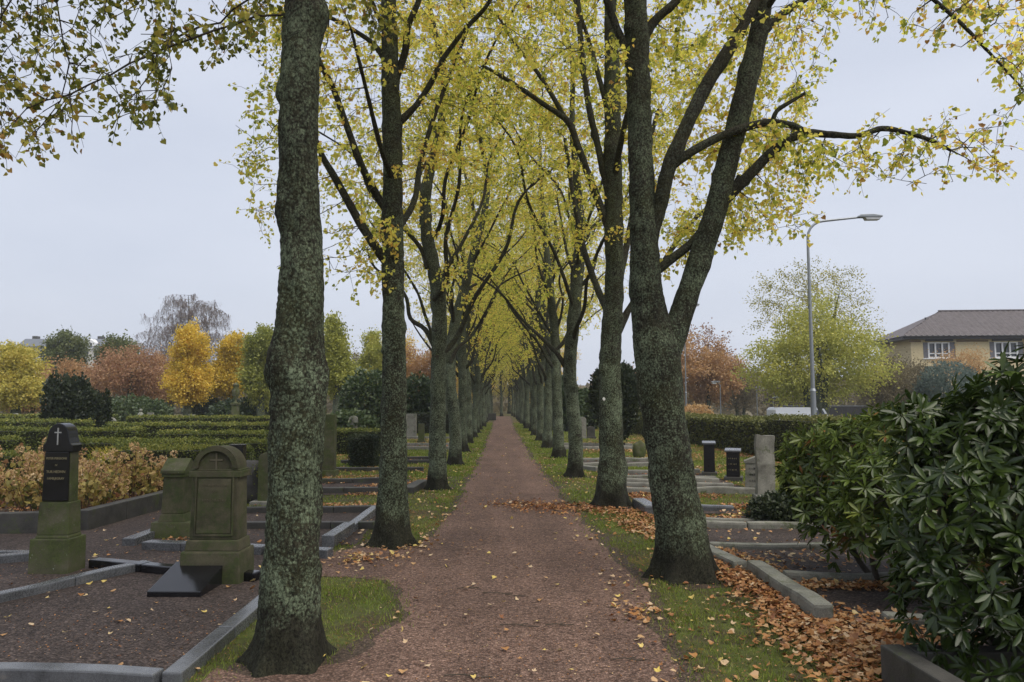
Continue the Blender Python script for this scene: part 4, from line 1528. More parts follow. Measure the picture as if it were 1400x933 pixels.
def hedge(label, p0, p1, w, h, mat, leaf=.05, dens=900, seed=0, group=None, name='hedge', core=True, cat='hedge', wav=.05):
    rng = np.random.default_rng(seed)
    a, b = np.array([*p0[:2], 0.0]), np.array([*p1[:2], 0.0])
    L_ = np.linalg.norm(b - a)
    t = thing(name, label, cat, (*(a + b)[:2] / 2, 0), math.atan2(b[1] - a[1], b[0] - a[0]), group)
    # core
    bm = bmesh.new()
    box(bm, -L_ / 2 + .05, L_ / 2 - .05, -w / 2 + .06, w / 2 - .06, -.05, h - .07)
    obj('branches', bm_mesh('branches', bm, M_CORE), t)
    A_t, A_s, A_e = L_ * w, L_ * h * 2, w * h * 2
    n = int((A_t * 1.3 + A_s + A_e) * dens)
    r = rng.random(n) * (A_t * 1.3 + A_s + A_e)
    Pn, Nn = np.zeros((n, 3)), np.zeros((n, 3))
    u, v = rng.random(n), rng.random(n)
    top = r < A_t * 1.3
    Pn[top] = np.c_[(u[top] - .5) * L_, (v[top] - .5) * w, np.full(top.sum(), h)]
    Nn[top] = (0, 0, 1)
    side = (~top) & (r < A_t * 1.3 + A_s)
    sg = np.where(rng.random(n) < .5, -1, 1)
    Pn[side] = np.c_[(u[side] - .5) * L_, sg[side] * w / 2, v[side] * h]
    Nn[side] = np.c_[np.zeros(side.sum()), sg[side], np.zeros(side.sum())]
    end = ~top & ~side
    Pn[end] = np.c_[sg[end] * L_ / 2, (u[end] - .5) * w, v[end] * h]
    Nn[end] = np.c_[sg[end], np.zeros(end.sum()), np.zeros(end.sum())]
    wob = fbm(Pn + seed * 3.1, 1.6, 3, seed) * wav + fbm(Pn, 6, 2, seed) * wav * .6
    Pn += Nn * wob[:, None] + rng.normal(size=(n, 3)) * .028
    A = nrm(Nn * .8 + rng.normal(size=(n, 3)) * .7)
    mb = MB()
    tint = np.clip(.42 + .25 * fbm(Pn, 2.2, 2, seed + 5) + rng.normal(size=n) * .16 + np.where(top, .22, -.06), .01, .99)  # top leaves paler, side leaves darker: light from above put into the tint
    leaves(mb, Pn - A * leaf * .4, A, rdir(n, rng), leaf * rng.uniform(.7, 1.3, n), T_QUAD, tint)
    obj('leaves', mb.mesh('leaves', mat, smooth=False), t, kind='stuff')
    return t


HG = 'clipped box hedges on the left'
for k, (x0, x1, y, h, lab) in enumerate([
        (-4.75, -3.75, 12.75, .60, 'low yellowish box hedge just behind the round topped gravestone'),
        (-7.2, -4.75, 14.0, .86, 'box hedge with a dark stone at its end behind the hydrangea bed'),
        (-12.5, -8.4, 13.5, .80, 'box hedge section left of the daylilies behind the hydrangeas'),
        (-10.2, -5.3, 16.8, .84, 'second clipped box hedge, right behind the yellow daylilies'),
        (-17.0, -10.7, 16.5, .92, 'second row box hedge stretch behind the black faced gravestone'),
        (-9.6, -6.6, 21.0, .86, 'third row box hedge stretch right of the reddish stone'),
        (-22.0, -10.3, 21.2, .94, 'third row box hedge stretch left of the reddish stone'),
        (-14.5, -6.4, 27.5, .90, 'fourth row box hedge stretch just left of the nearest linden trunk'),
        (-29.0, -15.4, 27.8, 1.0, 'fourth row box hedge stretch in front of the upright yew'),
        (-18.0, -8.0, 36.0, .98, 'farthest box hedge stretch in front of the golden pollarded linden'),
        (-38.0, -19.0, 36.5, 1.05, 'farthest box hedge stretch at the left below the russet tree')]):
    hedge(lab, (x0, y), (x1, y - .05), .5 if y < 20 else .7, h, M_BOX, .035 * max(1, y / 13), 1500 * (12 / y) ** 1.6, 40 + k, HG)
hedge('clipped dark hedge cube standing on the gravel right of the pillar gravestones', (-3.95, 19.6), (-3.30, 19.6), .6, .80, M_YEW, .04, 2600, 60, name='hedge_cube', wav=.02)
hedge('low hedge behind the hedge cube left of the second linden', (-6.2, 24.2), (-3.6, 24.2), .7, .8, M_BOX, .055, 700, 61, HG)
hedge('short dark hedge far behind the third left linden', (-4.9, 40), (-2.6, 40), 1.0, 1.1, M_YEW, .08, 350, 62)
hedge('tall clipped hedge along the right edge of the cemetery', (9.9, 14.5), (8.6, 22.5), 1.1, 1.22, M_HEDGE, .055, 620, 63, None, wav=.08)
hedge('farther stretch of the clipped hedge running away behind the vase shaped conifer', (8.6, 22.5), (6.6, 62), 1.1, 1.12, M_HEDGE, .085, 240, 64, None, wav=.08)


def bg_tree(name, label, base, blobs, n_attr, n_leaf, lsize, mat, tr=.16, seed=0, split=.3, cat='tree', group=None, spread=.28, tint0=.5, droop=.2, trunks=1, barkmat=None, trunk_h=None, step=None):
    """tree with a trunk, branches grown into ellipsoid blobs (cx,cy,cz,rx,ry,rz; metres from base) and leaf clumps"""
    rng = np.random.default_rng(seed + 900)
    t = thing(name, label, cat, base, 0, group)
    vol = np.array([b[3] * b[4] * b[5] for b in blobs])
    att = []
    for k in rng.choice(len(blobs), n_attr, p=vol / vol.sum()):
        b = blobs[k]
        d = rdir(1, rng)[0] * rng.random() ** (1 / 2.4)
        att.append((b[0] + d[0] * b[3], b[1] + d[1] * b[4], b[2] + d[2] * b[5]))
    att = np.array(att)
    att = att + np.stack([fbm(att + seed, 2.2 / max(1.0, np.ptp(att[:, 2])), 3, seed + q) for q in (1, 2, 3)], -1) * np.ptp(att[:, 2]) * .10
    zmin, zmax = att[:, 2].min(), att[:, 2].max()
    cz = zmin + (zmax - zmin) * split
    chains = []
    mb = MB()
    for k in range(trunks):
        ox, oy = (rng.normal(size=2) * (.25 if trunks > 1 else 0))
        tz = trunk_h or (zmin + (zmax - zmin) * .62)
        pl = [(ox, oy, -.15, tr * 1.25), (ox * 1.5, oy * 1.5, cz * .5, tr), (ox * 2.2 + rng.normal() * .05, oy * 2, cz, tr * .85), (ox * 3 + rng.normal() * .15, oy * 3, (cz + tz) / 2, tr * .55), (ox * 3 + rng.normal() * .2, oy * 3, tz, tr * .07)]
        chains.append((pl, None))
        q = spline(pl, max(.12, tz / 30))
        tube(mb, q[:, :3], q[:, 3], 10, trunk_disp(seed, .35, fz=.35, rough=.8))
    obj('trunk', mb.mesh('trunk', barkmat or M_BARK_FAR), t)
    size = (zmax - zmin)
    st = step or max(.12, size * .05)
    pos, par, er, nE, _ = grow(chains, att, step=st, di=size, dk=st * 1.5, growz=max(.2, zmin * .6), rng=rng, iters=70)
    r = radii(pos, par, er, nE, tip=max(.006, size * .0011))
    mb = MB()
    branch_meshes(mb, pos, par, r, nE, thick=max(.02, size * .004))
    if mb.n:
        obj('branches', mb.mesh('branches', M_TWIG), t, kind='stuff')
    if n_leaf:
        src = np.vstack([att, pos[nE:]]) if len(pos) > nE else att
        k = rng.integers(0, len(src), n_leaf)
        Bp = src[k] + rng.normal(size=(n_leaf, 3)) * spread
        ctr = np.average(np.array([b[:3] for b in blobs]), axis=0, weights=vol)
        A = nrm(nrm(Bp - ctr) * .7 + rng.normal(size=(n_leaf, 3)) * .7 - np.array([0, 0, droop]))
        tint = np.clip(tint0 + .22 * fbm(Bp, 1.6 / max(1, size / 4), 3, seed) + rng.normal(size=n_leaf) * .14, .01, .99)
        mb = MB()
        leaves(mb, Bp, A, rdir(n_leaf, rng), lsize * rng.uniform(.7, 1.3, n_leaf), T_QUAD, tint)
        obj('leaves', mb.mesh('leaves', mat, smooth=False), t, kind='stuff')
    return t


def at(px, Y):
    p = P(px, 550, Y)
    return (p[0], p[1], 0.0)


def span(pxw, Y):
    return pxw * Y / FPX / 2


# pollarded lindens in the left garden
PG = 'pollarded lindens of the garden on the left'
for k, (px, Y, w, ytop, ybot, mat, tint, lab) in enumerate([
        (257, 55, 62, 444, 553, 'gold', .55, 'golden pollarded linden with a thick split trunk, brightest tree on the left'),
        (316, 58, 42, 456, 548, 'gold', .35, 'slim yellow pollarded linden right of the golden one'),
        (357, 52, 46, 446, 552, 'yellowgreen', .25, 'green and yellow pollarded linden just left of the nearest trunk'),
        (461, 50, 46, 437, 545, 'yellowgreen', .38, 'yellow green pollarded linden between the two nearest left trunks'),
        (22, 48, 74, 472, 556, 'yellow', .55, 'yellow round tree at the far left edge'),
        (506, 60, 44, 455, 548, 'yellowgreen', .45, 'pale yellow green tree just left of the second linden trunk')]):
    b = at(px, Y)
    z = lambda py: CAMH + (550 - py) * Y / FPX
    zt, zb = z(ytop), z(ybot)
    rx = span(w, Y)
    H = zt - zb
    bl = [(0, 0, zb + H * .30, rx, rx, H * .30), (0, 0, zb + H * .70, rx * .80, rx * .8, H * .30)]
    bg_tree('pollarded_tree', lab, b, bl, 260, 19000, .16, M_TREE[mat], .30, 10 + k, .05, group=PG, spread=.22, tint0=tint, droop=-.2)
for k, (px, Y, w, ytop, lab) in enumerate([(86, 78, 62, 452, 'dark green round tree in front of the grey roofed building'), (158, 80, 58, 455, 'second dark green round tree right of the grey roofed building')]):
    zt = CAMH + (550 - ytop) * Y / FPX
    rx = span(w, Y)
    bg_tree('round_tree', lab, at(px, Y), [(0, 0, zt - 2.3, rx * .82, rx * .82, 2.2), (0, 0, zt - 3.6, rx * .7, rx * .7, 1.6)], 200, 11000, .22, M_TREE['green'], .25, 30 + k, .2, spread=.3, tint0=.4)
for k, (px, Y, w, ytop, ybot, mat, tint, lab) in enumerate([
        (180, 62, 116, 470, 548, 'russet', .55, 'wide russet tree behind the round green shrub on the left'),
        (95, 66, 110, 496, 552, 'orange', .45, 'low orange red tree under the dark green round tree'),
        (30, 58, 110, 512, 560, 'orange', .55, 'tan orange small tree at the left edge'),
        (235, 72, 70, 482, 552, 'orange', .5, 'faded orange tree behind the golden pollarded linden'),
        (300, 75, 60, 500, 552, 'brown', .6, 'brownish thinning tree between the two golden pollarded lindens'),
        (405, 66, 90, 490, 552, 'yellow', .5, 'yellow tree glimpsed behind the nearest left trunk'),
        (575, 70, 90, 470, 552, 'orange', .5, 'orange leaved tree seen between the second and third left lindens'),
        (540, 85, 70, 450, 552, 'gold', .45, 'yellow orange tree behind the second left linden'),
        (490, 78, 50, 480, 552, 'brown', .6, 'brown tree far behind the hedge cube')]):
    zt, zb = CAMH + (550 - ytop) * Y / FPX, max(.8, CAMH + (550 - ybot) * Y / FPX)
    rx = span(w, Y)
    bg_tree('autumn_tree', lab, at(px, Y), [(0, 0, (zt + zb) / 2, rx, rx * .8, (zt - zb) / 2), (-rx * .35, -.5, zb + (zt - zb) * .38, rx * .7, rx * .6, (zt - zb) * .34), (rx * .4, .3, zb + (zt - zb) * .42, rx * .65, rx * .6, (zt - zb) * .36)], 260, 15000, .16, M_TREE[mat], .2, 50 + k, .15, spread=.3, tint0=tint, trunks=2)

for k, (x, Y, zt, zb, rx, mat, lab) in enumerate([(-4.5, 104, 12.5, 1.4, 4.6, 'gold', 'golden tree closing the view left of the far path end'), (1.2, 108, 13.5, 2.2, 4.8, 'yellow', 'yellow tree closing the view straight over the far path end'), (6.5, 103, 12.0, 1.6, 4.4, 'gold', 'orange gold tree closing the view right of the far path end')]):
    bg_tree('autumn_tree', lab, (x, Y, 0), [(0, 0, (zt + zb) / 2, rx, rx * .8, (zt - zb) / 2), (-rx * .4, -.5, zb + 2.6, rx * .6, rx * .5, 2.4), (rx * .4, -.5, zb + 3.0, rx * .6, rx * .5, 2.6)], 220, 13000, .20, M_TREE[mat], .2, 130 + k, .2, spread=.35, tint0=.5)

# weeping birch, nearly bare
def birch(px, Y, zt, rx, label, seed):
    rng = np.random.default_rng(seed)
    t = thing('birch_tree', label, 'tree', at(px, Y))
    pl = [(0, 0, -.2, .34), (.2, 0, 4, .28), (-.1, .2, 9, .2), (.3, 0, 14, .11), (.1, 0, zt - 1, .03)]
    mb = MB()
    q = spline(pl, .5)
    tube(mb, q[:, :3], q[:, 3], 10, trunk_disp(3, .3))
    obj('trunk', mb.mesh('trunk', M_BARK_FAR), t)
    att = []
    while len(att) < 700:
        d = rdir(1, rng)[0] * rng.random() ** .4
        z = zt * .60 + d[2] * zt * .40
        if z > 6:
            att.append((d[0] * rx * 1.0, d[1] * rx, z))
    pos, par, er, nE, _ = grow([(pl, None)], att, step=.55, di=12, dk=.8, growz=5, rng=rng, iters=60, trop=.12)
    r = radii(pos, par, er, nE, tip=.014)
    mb = MB()
    fi = branch_meshes(mb, pos, par, r, nE, thick=.06)
    # hanging twigs
    src = pos[nE:]
    k = rng.integers(0, len(src), 7000)
    a = src[k]
    for s in range(3):
        b = a + np.c_[rng.normal(size=(len(a), 2)) * .22, -rng.uniform(.15, .6, len(a))]
        w_ = .014
        V = np.stack([a + [w_, 0, 0], a + [-w_, 0, 0], b + [-w_ * .6, 0, 0], b + [w_ * .6, 0, 0]], 1)
        mb.add(V.reshape(-1, 3), np.arange(len(a) * 4).reshape(-1, 4))
        V = np.stack([a + [0, w_, 0], a + [0, -w_, 0], b + [0, -w_ * .6, 0], b + [0, w_ * .6, 0]], 1)
        mb.add(V.reshape(-1, 3), np.arange(len(a) * 4).reshape(-1, 4))
        a = b
    obj('twigs', mb.mesh('twigs', mat_plain('birch_twig', (.17, .135, .125), .9)), t, kind='stuff')
    n = 5200
    k = rng.integers(0, len(src), n)
    B = src[k] + np.c_[rng.normal(size=(n, 2)) * .4, -rng.random(n) * 1.6]
    mb = MB()
    leaves(mb, B, rdir(n, rng) - [0, 0, .6], rdir(n, rng), .13 * rng.uniform(.7, 1.3, n), T_QUAD, rng.random(n))
    obj('leaves', mb.mesh('leaves', M_TREE['brown'], smooth=False), t, kind='stuff')


birch(251, 105, 18.0, 6.6, 'large weeping birch, nearly bare and grey brown against the sky', 77)


def shrub(name, label, base, blobs, n, lsize, mat, seed, tint0=.45, cat='shrub', tmpl=T_QUAD, group=None, droop=0.0, shell=.75, stems=6, stemh=.6):
    rng = np.random.default_rng(seed + 500)
    t = thing(name, label, cat, base, 0, group)
    mb = MB()
    for k in range(stems):
        b = blobs[k % len(blobs)]
        e = np.array([b[0] + rng.normal() * b[3] * .4, b[1] + rng.normal() * b[4] * .4, b[2] + b[5] * .3])
        s = np.array([e[0] * .35 + rng.normal() * .05, e[1] * .35 + rng.normal() * .05, -.08])
        q = spline([s, (s + e) / 2 + rng.normal(size=3) * .06, e], .15)
        tube(mb, q, np.linspace(.02, .008, len(q)) * (1 + b[5] * .6), 6)
    obj('stems', mb.mesh('stems', M_TWIG), t)
    vol = np.array([b[3] * b[4] * b[5] for b in blobs]) ** .8
    k = rng.choice(len(blobs), n, p=vol / vol.sum())
    bb = np.array(blobs)[k]
    d = rdir(n, rng)
    rad = (shell + (1 - shell) * rng.random(n) ** .5)
    lump = 1 + .13 * fbm(d * 1.0 + seed, 2.2, 3, seed)
    Pn = bb[:, :3] + d * bb[:, 3:6] * (rad * lump)[:, None] + rng.normal(size=(n, 3)) * lsize * .5
    keep = Pn[:, 2] > .02
    Pn, d = Pn[keep], d[keep]
    n = len(Pn)
    A = nrm(d * .8 + rng.normal(size=(n, 3)) * .6 - np.array([0, 0, droop]))
    tint = np.clip(tint0 + .20 * fbm(Pn, 2.5 / max(.6, bb[0, 5]), 3, seed) + rng.normal(size=n) * .15, .01, .99)
    mb = MB()
    leaves(mb, Pn, A, rdir(n, rng) + d * .5, lsize * rng.uniform(.7, 1.3, n), tmpl, tint)
    obj('leaves', mb.mesh('leaves', mat, smooth=False), t, kind='stuff')
    return t


# yews behind the hedges
def yew(label, px, Y, w, h, seed, lumps=20):
    rng = np.random.default_rng(seed)
    rx = span(w, Y)
    bl = []
    for k in range(lumps):
        a = k * 2.4
        o_ = rx * math.sqrt(k / lumps) * .86
        hh = h * rng.uniform(.84, 1.02)
        bl.append((o_ * math.cos(a), o_ * math.sin(a), hh * .50, rx * .19, rx * .19, hh * .54))
    return shrub('yew', label, at(px, Y), bl, 12000, .13, M_YEW, seed, .4, 'yew', droop=-1.5, shell=.7)


yew('dark upright yew with a ragged top beyond the hydrangea bed', 92, 31, 62, 2.75, 3)
yew('smaller dark yew leaning against the taller yew', 128, 31.5, 38, 2.0, 4, 9)
# thuja on the right: vase shaped
tj = [(0, 0, 1.9, .95, .95, 1.25), (.1, 0, 1.15, .62, .62, .8), (0, 0, .62, .3, .3, .6), (-.35, 0, 2.3, .5, .5, .8), (.4, .1, 2.25, .5, .5, .85)]
shrub('conifer', 'dark vase shaped conifer standing behind the second right linden', (*at(842, 28)[:2], 0), tj, 11000, .12, M_YEW, 9, .42, 'conifer', droop=-1.2, shell=.6)
# far rhododendrons left
for k, (px, Y, w, h, tint, lab) in enumerate([
        (187, 50, 86, 1.95, .62, 'round light green rhododendron behind the hedges on the left'),
        (330, 53, 74, 1.75, .35, 'dark bluish shrub beside the slim yellow pollarded linden'),
        (282, 58, 44, 1.9, .3, 'dark shrub behind the golden pollarded linden'),
        (508, 41, 78, 3.4, .50, 'big green rhododendron just left of the second linden'),
        (570, 44, 62, 3.2, .40, 'big dark green rhododendron between the second and third left lindens'),
        (480, 36, 60, 1.1, .75, 'low light green bush between the pillar gravestones and the second linden'),
        (770, 42, 46, 3.0, .45, 'green rhododendron behind the third right linden'),
        (755, 50, 34, 2.8, .25, 'dark evergreen shrub left of the third right linden'),
        (800, 47, 40, 2.4, .5, 'green shrub left of the vase shaped conifer')]):
    rx = span(w, Y)
    h0 = h * .55
    shrub('rhododendron', lab, at(px, Y), [(0, 0, h0, rx, rx * .8, h * .45), (-rx * .4, -.2, h0 * .8, rx * .6, rx * .6, h * .35), (rx * .45, 0, h0 * .75, rx * .55, rx * .6, h * .36)], 5200, .21, M_FARGREEN, 20 + k, tint)
shrub('low_conifer', 'low dark spreading conifer at the foot of the tall rough slab', (4.15, 10.4, 0), [(-.05, 0, .20, .50, .45, .22), (.35, -.15, .24, .45, .4, .26), (-.35, .1, .15, .3, .3, .17)], 9000, .05, M_YEW, 40, .5, 'conifer', shell=.55)

# daylilies
def lilies():
    rng = np.random.default_rng(8)
    t = thing('daylily_clump', 'clump of yellowing daylily leaves between the hydrangeas and the box hedges', 'plant', (-6.95, 14.75, 0))
    mb = MB()
    n = 1500
    b = np.c_[rng.uniform(-.95, .55, n), rng.uniform(-.3, .3, n), np.zeros(n)]
    dr = nrm(np.c_[rng.normal(size=(n, 2)), np.zeros(n)])
    Lg = rng.uniform(.7, 1.2, n)[:, None]
    side = np.cross(dr, [0, 0, 1.0]) * .012
    prev = b
    V = [b - side, b + side]
    for s in (1, 2, 3, 4):
        u = s / 4
        c = b + dr * Lg * (.32 * u ** 1.8) + np.array([0, 0, 1.0]) * Lg * (u - .28 * u ** 2.6)
        w = side * (1 - u * .9)
        V += [c - w, c + w]
    V = np.stack(V, 1)
    F = np.array([(2 * s, 2 * s + 1, 2 * s + 3, 2 * s + 2) for s in range(4)])
    mb.add(V.reshape(-1, 3), ((np.arange(n) * 10)[:, None, None] + F[None]).reshape(-1, 4), np.repeat(np.clip(rng.normal(.5, .22, n), .01, .99), 4))
    obj('leaves', mb.mesh('leaves', M_LILY, smooth=False), t, kind='stuff')


lilies()

# hydrangeas
def hydrangea(seed):
    rng = np.random.default_rng(seed)
    t = thing('hydrangea_bush', '', 'shrub', (0, 0, 0))
    st, lf = MB(), MB()
    heads = []
    for k in range(26):
        a, rr = rng.random() * 6.28, rng.random() ** .6 * .52
        e = np.array([rr * math.cos(a), rr * math.sin(a), rng.uniform(.42, 1.02) - rr * .35])
        s = e * np.array([.3, .3, 0]) + [0, 0, .02]
        q = spline([s, (s + e) / 2 + np.r_[rng.normal(size=2) * .03, 0], e], .12)
        tube(st, q, np.linspace(.006, .004, len(q)), 4)
        if rng.random() < .75:
            heads.append(e)
        n = 12
        u = rng.uniform(.42, 1, n)
        B = s + (e - s) * u[:, None] + rng.normal(size=(n, 3)) * .05
        leaves(lf, B, rdir(n, rng) + [0, 0, -.25], rdir(n, rng) + [0, 0, .6], rng.uniform(.05, .095, n), T_HEART, np.clip(rng.normal(rng.uniform(.25, .7), .2, n), .01, .99))
    obj('stems', st.mesh('stems', M_STEM), t, kind='stuff')
    obj('leaves', lf.mesh('leaves', M_HYLEAF, smooth=False), t, kind='stuff')
    for e in heads:
        mb = MB()
        n = 46
        d = rdir(n, rng)
        r_ = rng.uniform(.050, .08)
        leaves(mb, d * [r_, r_, r_ * .8] * .8, d + rng.normal(size=(n, 3)) * .5, rdir(n, rng), .036, T_QUAD, np.clip(rng.normal(rng.uniform(.3, .75), .15, n), .01, .99))
        obj('flower_head', mb.mesh('flower_head', M_HYHEAD, smooth=False), t, e)
    return t


hyp = [hydrangea(1), hydrangea(2), hydrangea(3)]
HB = 'dried hydrangeas in the kerbed bed'
hl = ['hydrangea at the left edge of the bed, gold and tan heads', 'hydrangea left of the black faced gravestone', 'hydrangea directly behind the black faced gravestone', 'hydrangea just right of the black faced gravestone with pale heads',
      'hydrangea in the middle of the bed right of the black faced gravestone', 'hydrangea near the bed kerb corner left of the gabled gravestone', 'hydrangea at the right end of the bed beside the gabled gravestone',
      'hydrangea of the back row at the left edge', 'hydrangea of the back row left of the black faced gravestone', 'hydrangea of the back row right of the black faced gravestone', 'hydrangea of the back row below the daylilies', 'hydrangea of the back row nearest to the box hedge']
hpos = [(-8.3, 10.5), (-7.3, 10.45), (-6.55, 10.6), (-6.1, 10.75), (-6.15, 11.5), (-5.95, 12.1), (-5.9, 12.8), (-9.3, 11.6), (-8.1, 11.7), (-7.2, 11.9), (-6.75, 12.7), (-7.8, 13.0)]
rh = np.random.default_rng(4)
for k, (x, y) in enumerate(hpos):
    pr = hyp[k % 3]
    if k < 3:
        pr.location = (x, y, .05)
        pr['label'], pr['group'] = hl[k], HB
    else:
        dup(pr, (x, y, .05), rh.random() * 6.28, rh.uniform(.88, 1.12), hl[k], HB)

# rhododendrons in the right foreground: whorls of long leaves on branching stems
def rhodo(label, base, blobs, nw, seed, lsize, tint0, keepf=None, singles=300):
    rng = np.random.default_rng(seed)
    base = np.array(base)
    t = thing('rhododendron', label, 'shrub', base)
    vol = np.array([b[3] * b[4] * b[5] for b in blobs]) ** .75
    tips, dirs = [], []
    while len(tips) < nw:
        b = blobs[rng.choice(len(blobs), p=vol / vol.sum())]
        d = rdir(1, rng)[0]
        if d[2] < -.55 and rng.random() < .7:
            continue
        rad = .55 + .5 * rng.random() ** .6
        p = np.array(b[:3]) + d * np.array(b[3:6]) * rad * (1 + .12 * fbm(np.array([d * 2 + seed]), 1.6, 2, seed)[0])
        if p[2] < .12 or (keepf and not keepf(p + base)):
            continue
        tips.append(p)
        dirs.append(nrm(d * [1, 1, .5] + [0, 0, .55] + rng.normal(size=3) * .25))
    tips, dirs = np.array(tips), np.array(dirs)
    bc = np.mean(np.array(blobs)[:, :2], 0)
    ch_ = []
    for k in range(6):
        a = k * 1.05
        s = np.array([bc[0] + .18 * math.cos(a), bc[1] + .18 * math.sin(a), -.08])
        e = np.array([bc[0] + .75 * math.cos(a), bc[1] + .6 * math.sin(a), .85])
        m = (s + e) / 2 + rng.normal(size=3) * .08
        ch_.append(([(*s, .032), (*m, .024), (*e, .016)], None))
    pos, par, er, nE, _ = grow(ch_, tips - dirs * .05, step=.09, di=2.5, dk=.09, growz=.2, rng=rng, iters=60, trop=0)
    r = radii(pos, par, er, nE, tip=.003)
    mb = MB()
    for pl, _ in ch_:
        q = spline(pl, .06)
        tube(mb, q[:, :3], q[:, 3], 9, trunk_disp(seed, 0, rough=.4))
    obj('stems', mb.mesh('stems', M_TWIG), t)
    mb = MB()
    branch_meshes(mb, pos, par, r, nE, thick=.006)
    obj('twigs', mb.mesh('twigs', M_TWIG), t, kind='stuff')
    B, A, Nn, sz, tn = [], [], [], [], []
    for p, d in zip(tips, dirs):
        nl = rng.integers(7, 13)
        u = nrm(np.cross(d, rdir(1, rng)[0]))
        v = np.cross(d, u)
        tw = np.clip(tint0 + .22 * fbm(np.array([p + base]), 1.6, 2, seed)[0] + rng.normal() * .10, .02, .94)
        dead = rng.random() < .003
        up = rng.uniform(.1, .65)
        for k in range(nl):
            a = k * 2.4 + rng.normal() * .2
            o_ = u * math.cos(a) + v * math.sin(a)
            ax = nrm(o_ + d * (up + .5 * (k / nl)) - np.array([0, 0, .25 + .35 * rng.random()]))
            B.append(p + o_ * .008)
            A.append(ax)
            Nn.append(d + rng.normal(size=3) * .2)
            sz.append(lsize * rng.uniform(.6, 1.2))
            tn.append(.985 if dead else np.clip(tw + rng.normal() * .08, .01, .95))
    B, A, Nn, sz, tn = map(np.array, (B, A, Nn, sz, tn))
    # the leaves that show largest get objects of their own
    wc = B + base
    d = np.linalg.norm(wc - np.array([0, 0, CAMH]), axis=1)
    inx = np.abs((wc[:, 0] * math.cos(YAW) - wc[:, 1] * math.sin(YAW)) / wc[:, 1]) < .70
    iny = (wc[:, 2] - CAMH) / wc[:, 1] > -.40
    facing = np.abs(np.sum(nrm(wc - np.array([0, 0, CAMH])) * nrm(Nn), 1))
    front = np.sum(nrm(wc - base - np.array([bc[0], bc[1], .9])) * nrm(np.array([0, 0, CAMH]) - wc), 1)
    score = sz / d * (.4 + facing) * (.6 + np.clip(front, 0, 1)) * (inx & iny)
    top = np.argsort(-score)[:singles]
    rest = np.ones(len(B), bool)
    rest[top] = False
    mb = MB()
    leaves(mb, B[rest], A[rest], Nn[rest], sz[rest], T_RHODO, tn[rest])
    obj('leaves', mb.mesh('leaves', M_RHODO), t, kind='stuff')
    protos_ = []
    for k in range(12):
        mb = MB()
        leaves(mb, np.zeros((1, 3)), np.array([[0, 1.0, 0]]), np.array([[0, 0, 1.0]]), 1.0, T_RHODO, (k + .5) / 12)
        protos_.append(mb.mesh('leaf', M_RHODO))
    for i in top:
        a = nrm(A[i])
        nn = nrm(Nn[i] - a * a.dot(Nn[i]))
        x = np.cross(a, nn)
        M4 = Matrix(((x[0], a[0], nn[0], 0), (x[1], a[1], nn[1], 0), (x[2], a[2], nn[2], 0), (0, 0, 0, 1)))
        o = obj('leaf', protos_[11 if tn[i] > .97 else min(10, int(tn[i] * 12))], t, B[i])
        o.rotation_mode = 'QUATERNION'
        o.rotation_quaternion = M4.to_quaternion()
        o.scale = (sz[i],) * 3


rk = np.random.default_rng(71)


def near_keep(w):
    # open underside on the left, a hollow near the stems
    q = w - np.array([0, 0, CAMH])
    px, py = 685 + q[0] / q[1] * 1000, 550 - q[2] / q[1] * 1000
    if px < 1188 + 70 * float(rk.random()) ** 2 + 24 * math.sin(py / 47.0) + (max(0, 640 - py) * .3):
        return False
    return not (math.hypot((px - 1318) / 20, (py - 765) / 40) < 1)


rhodo('large dark rhododendron with long leathery leaves filling the front right corner', (3.15, 4.55, 0), [
    (.05, .1, 1.02, .95, .55, .62), (-.45, .2, 1.38, .28, .3, .34), (-.15, .0, 1.5, .25, .3, .32), (.75, .0, 1.25, .85, .6, .72), (.28, .1, 1.50, .42, .42, .56), (.95, .1, 1.55, .6, .5, .6), (-.28, -.1, .58, .5, .4, .42), (.5, -.35, .55, .6, .35, .5), (.1, -.2, .30, .75, .35, .28)], 1900, 5, .115, .29, near_keep)
rhodo('lighter green rhododendron spreading behind the dark one toward the tall rough slab', (4.12, 7.2, 0), [
    (.0, .0, 1.15, 1.0, .8, .52), (-.6, .5, 1.05, .55, .6, .46), (.7, -.2, 1.25, .8, .8, .52), (-.25, -.3, .9, .6, .5, .36), (-.95, .3, .9, .3, .4, .3), (-.80, -.9, .78, .46, .4, .44), (-.35, -1.0, .52, .5, .4, .46), (-.75, -.1, .62, .45, .5, .42)], 2500, 6, .112, .64, None)

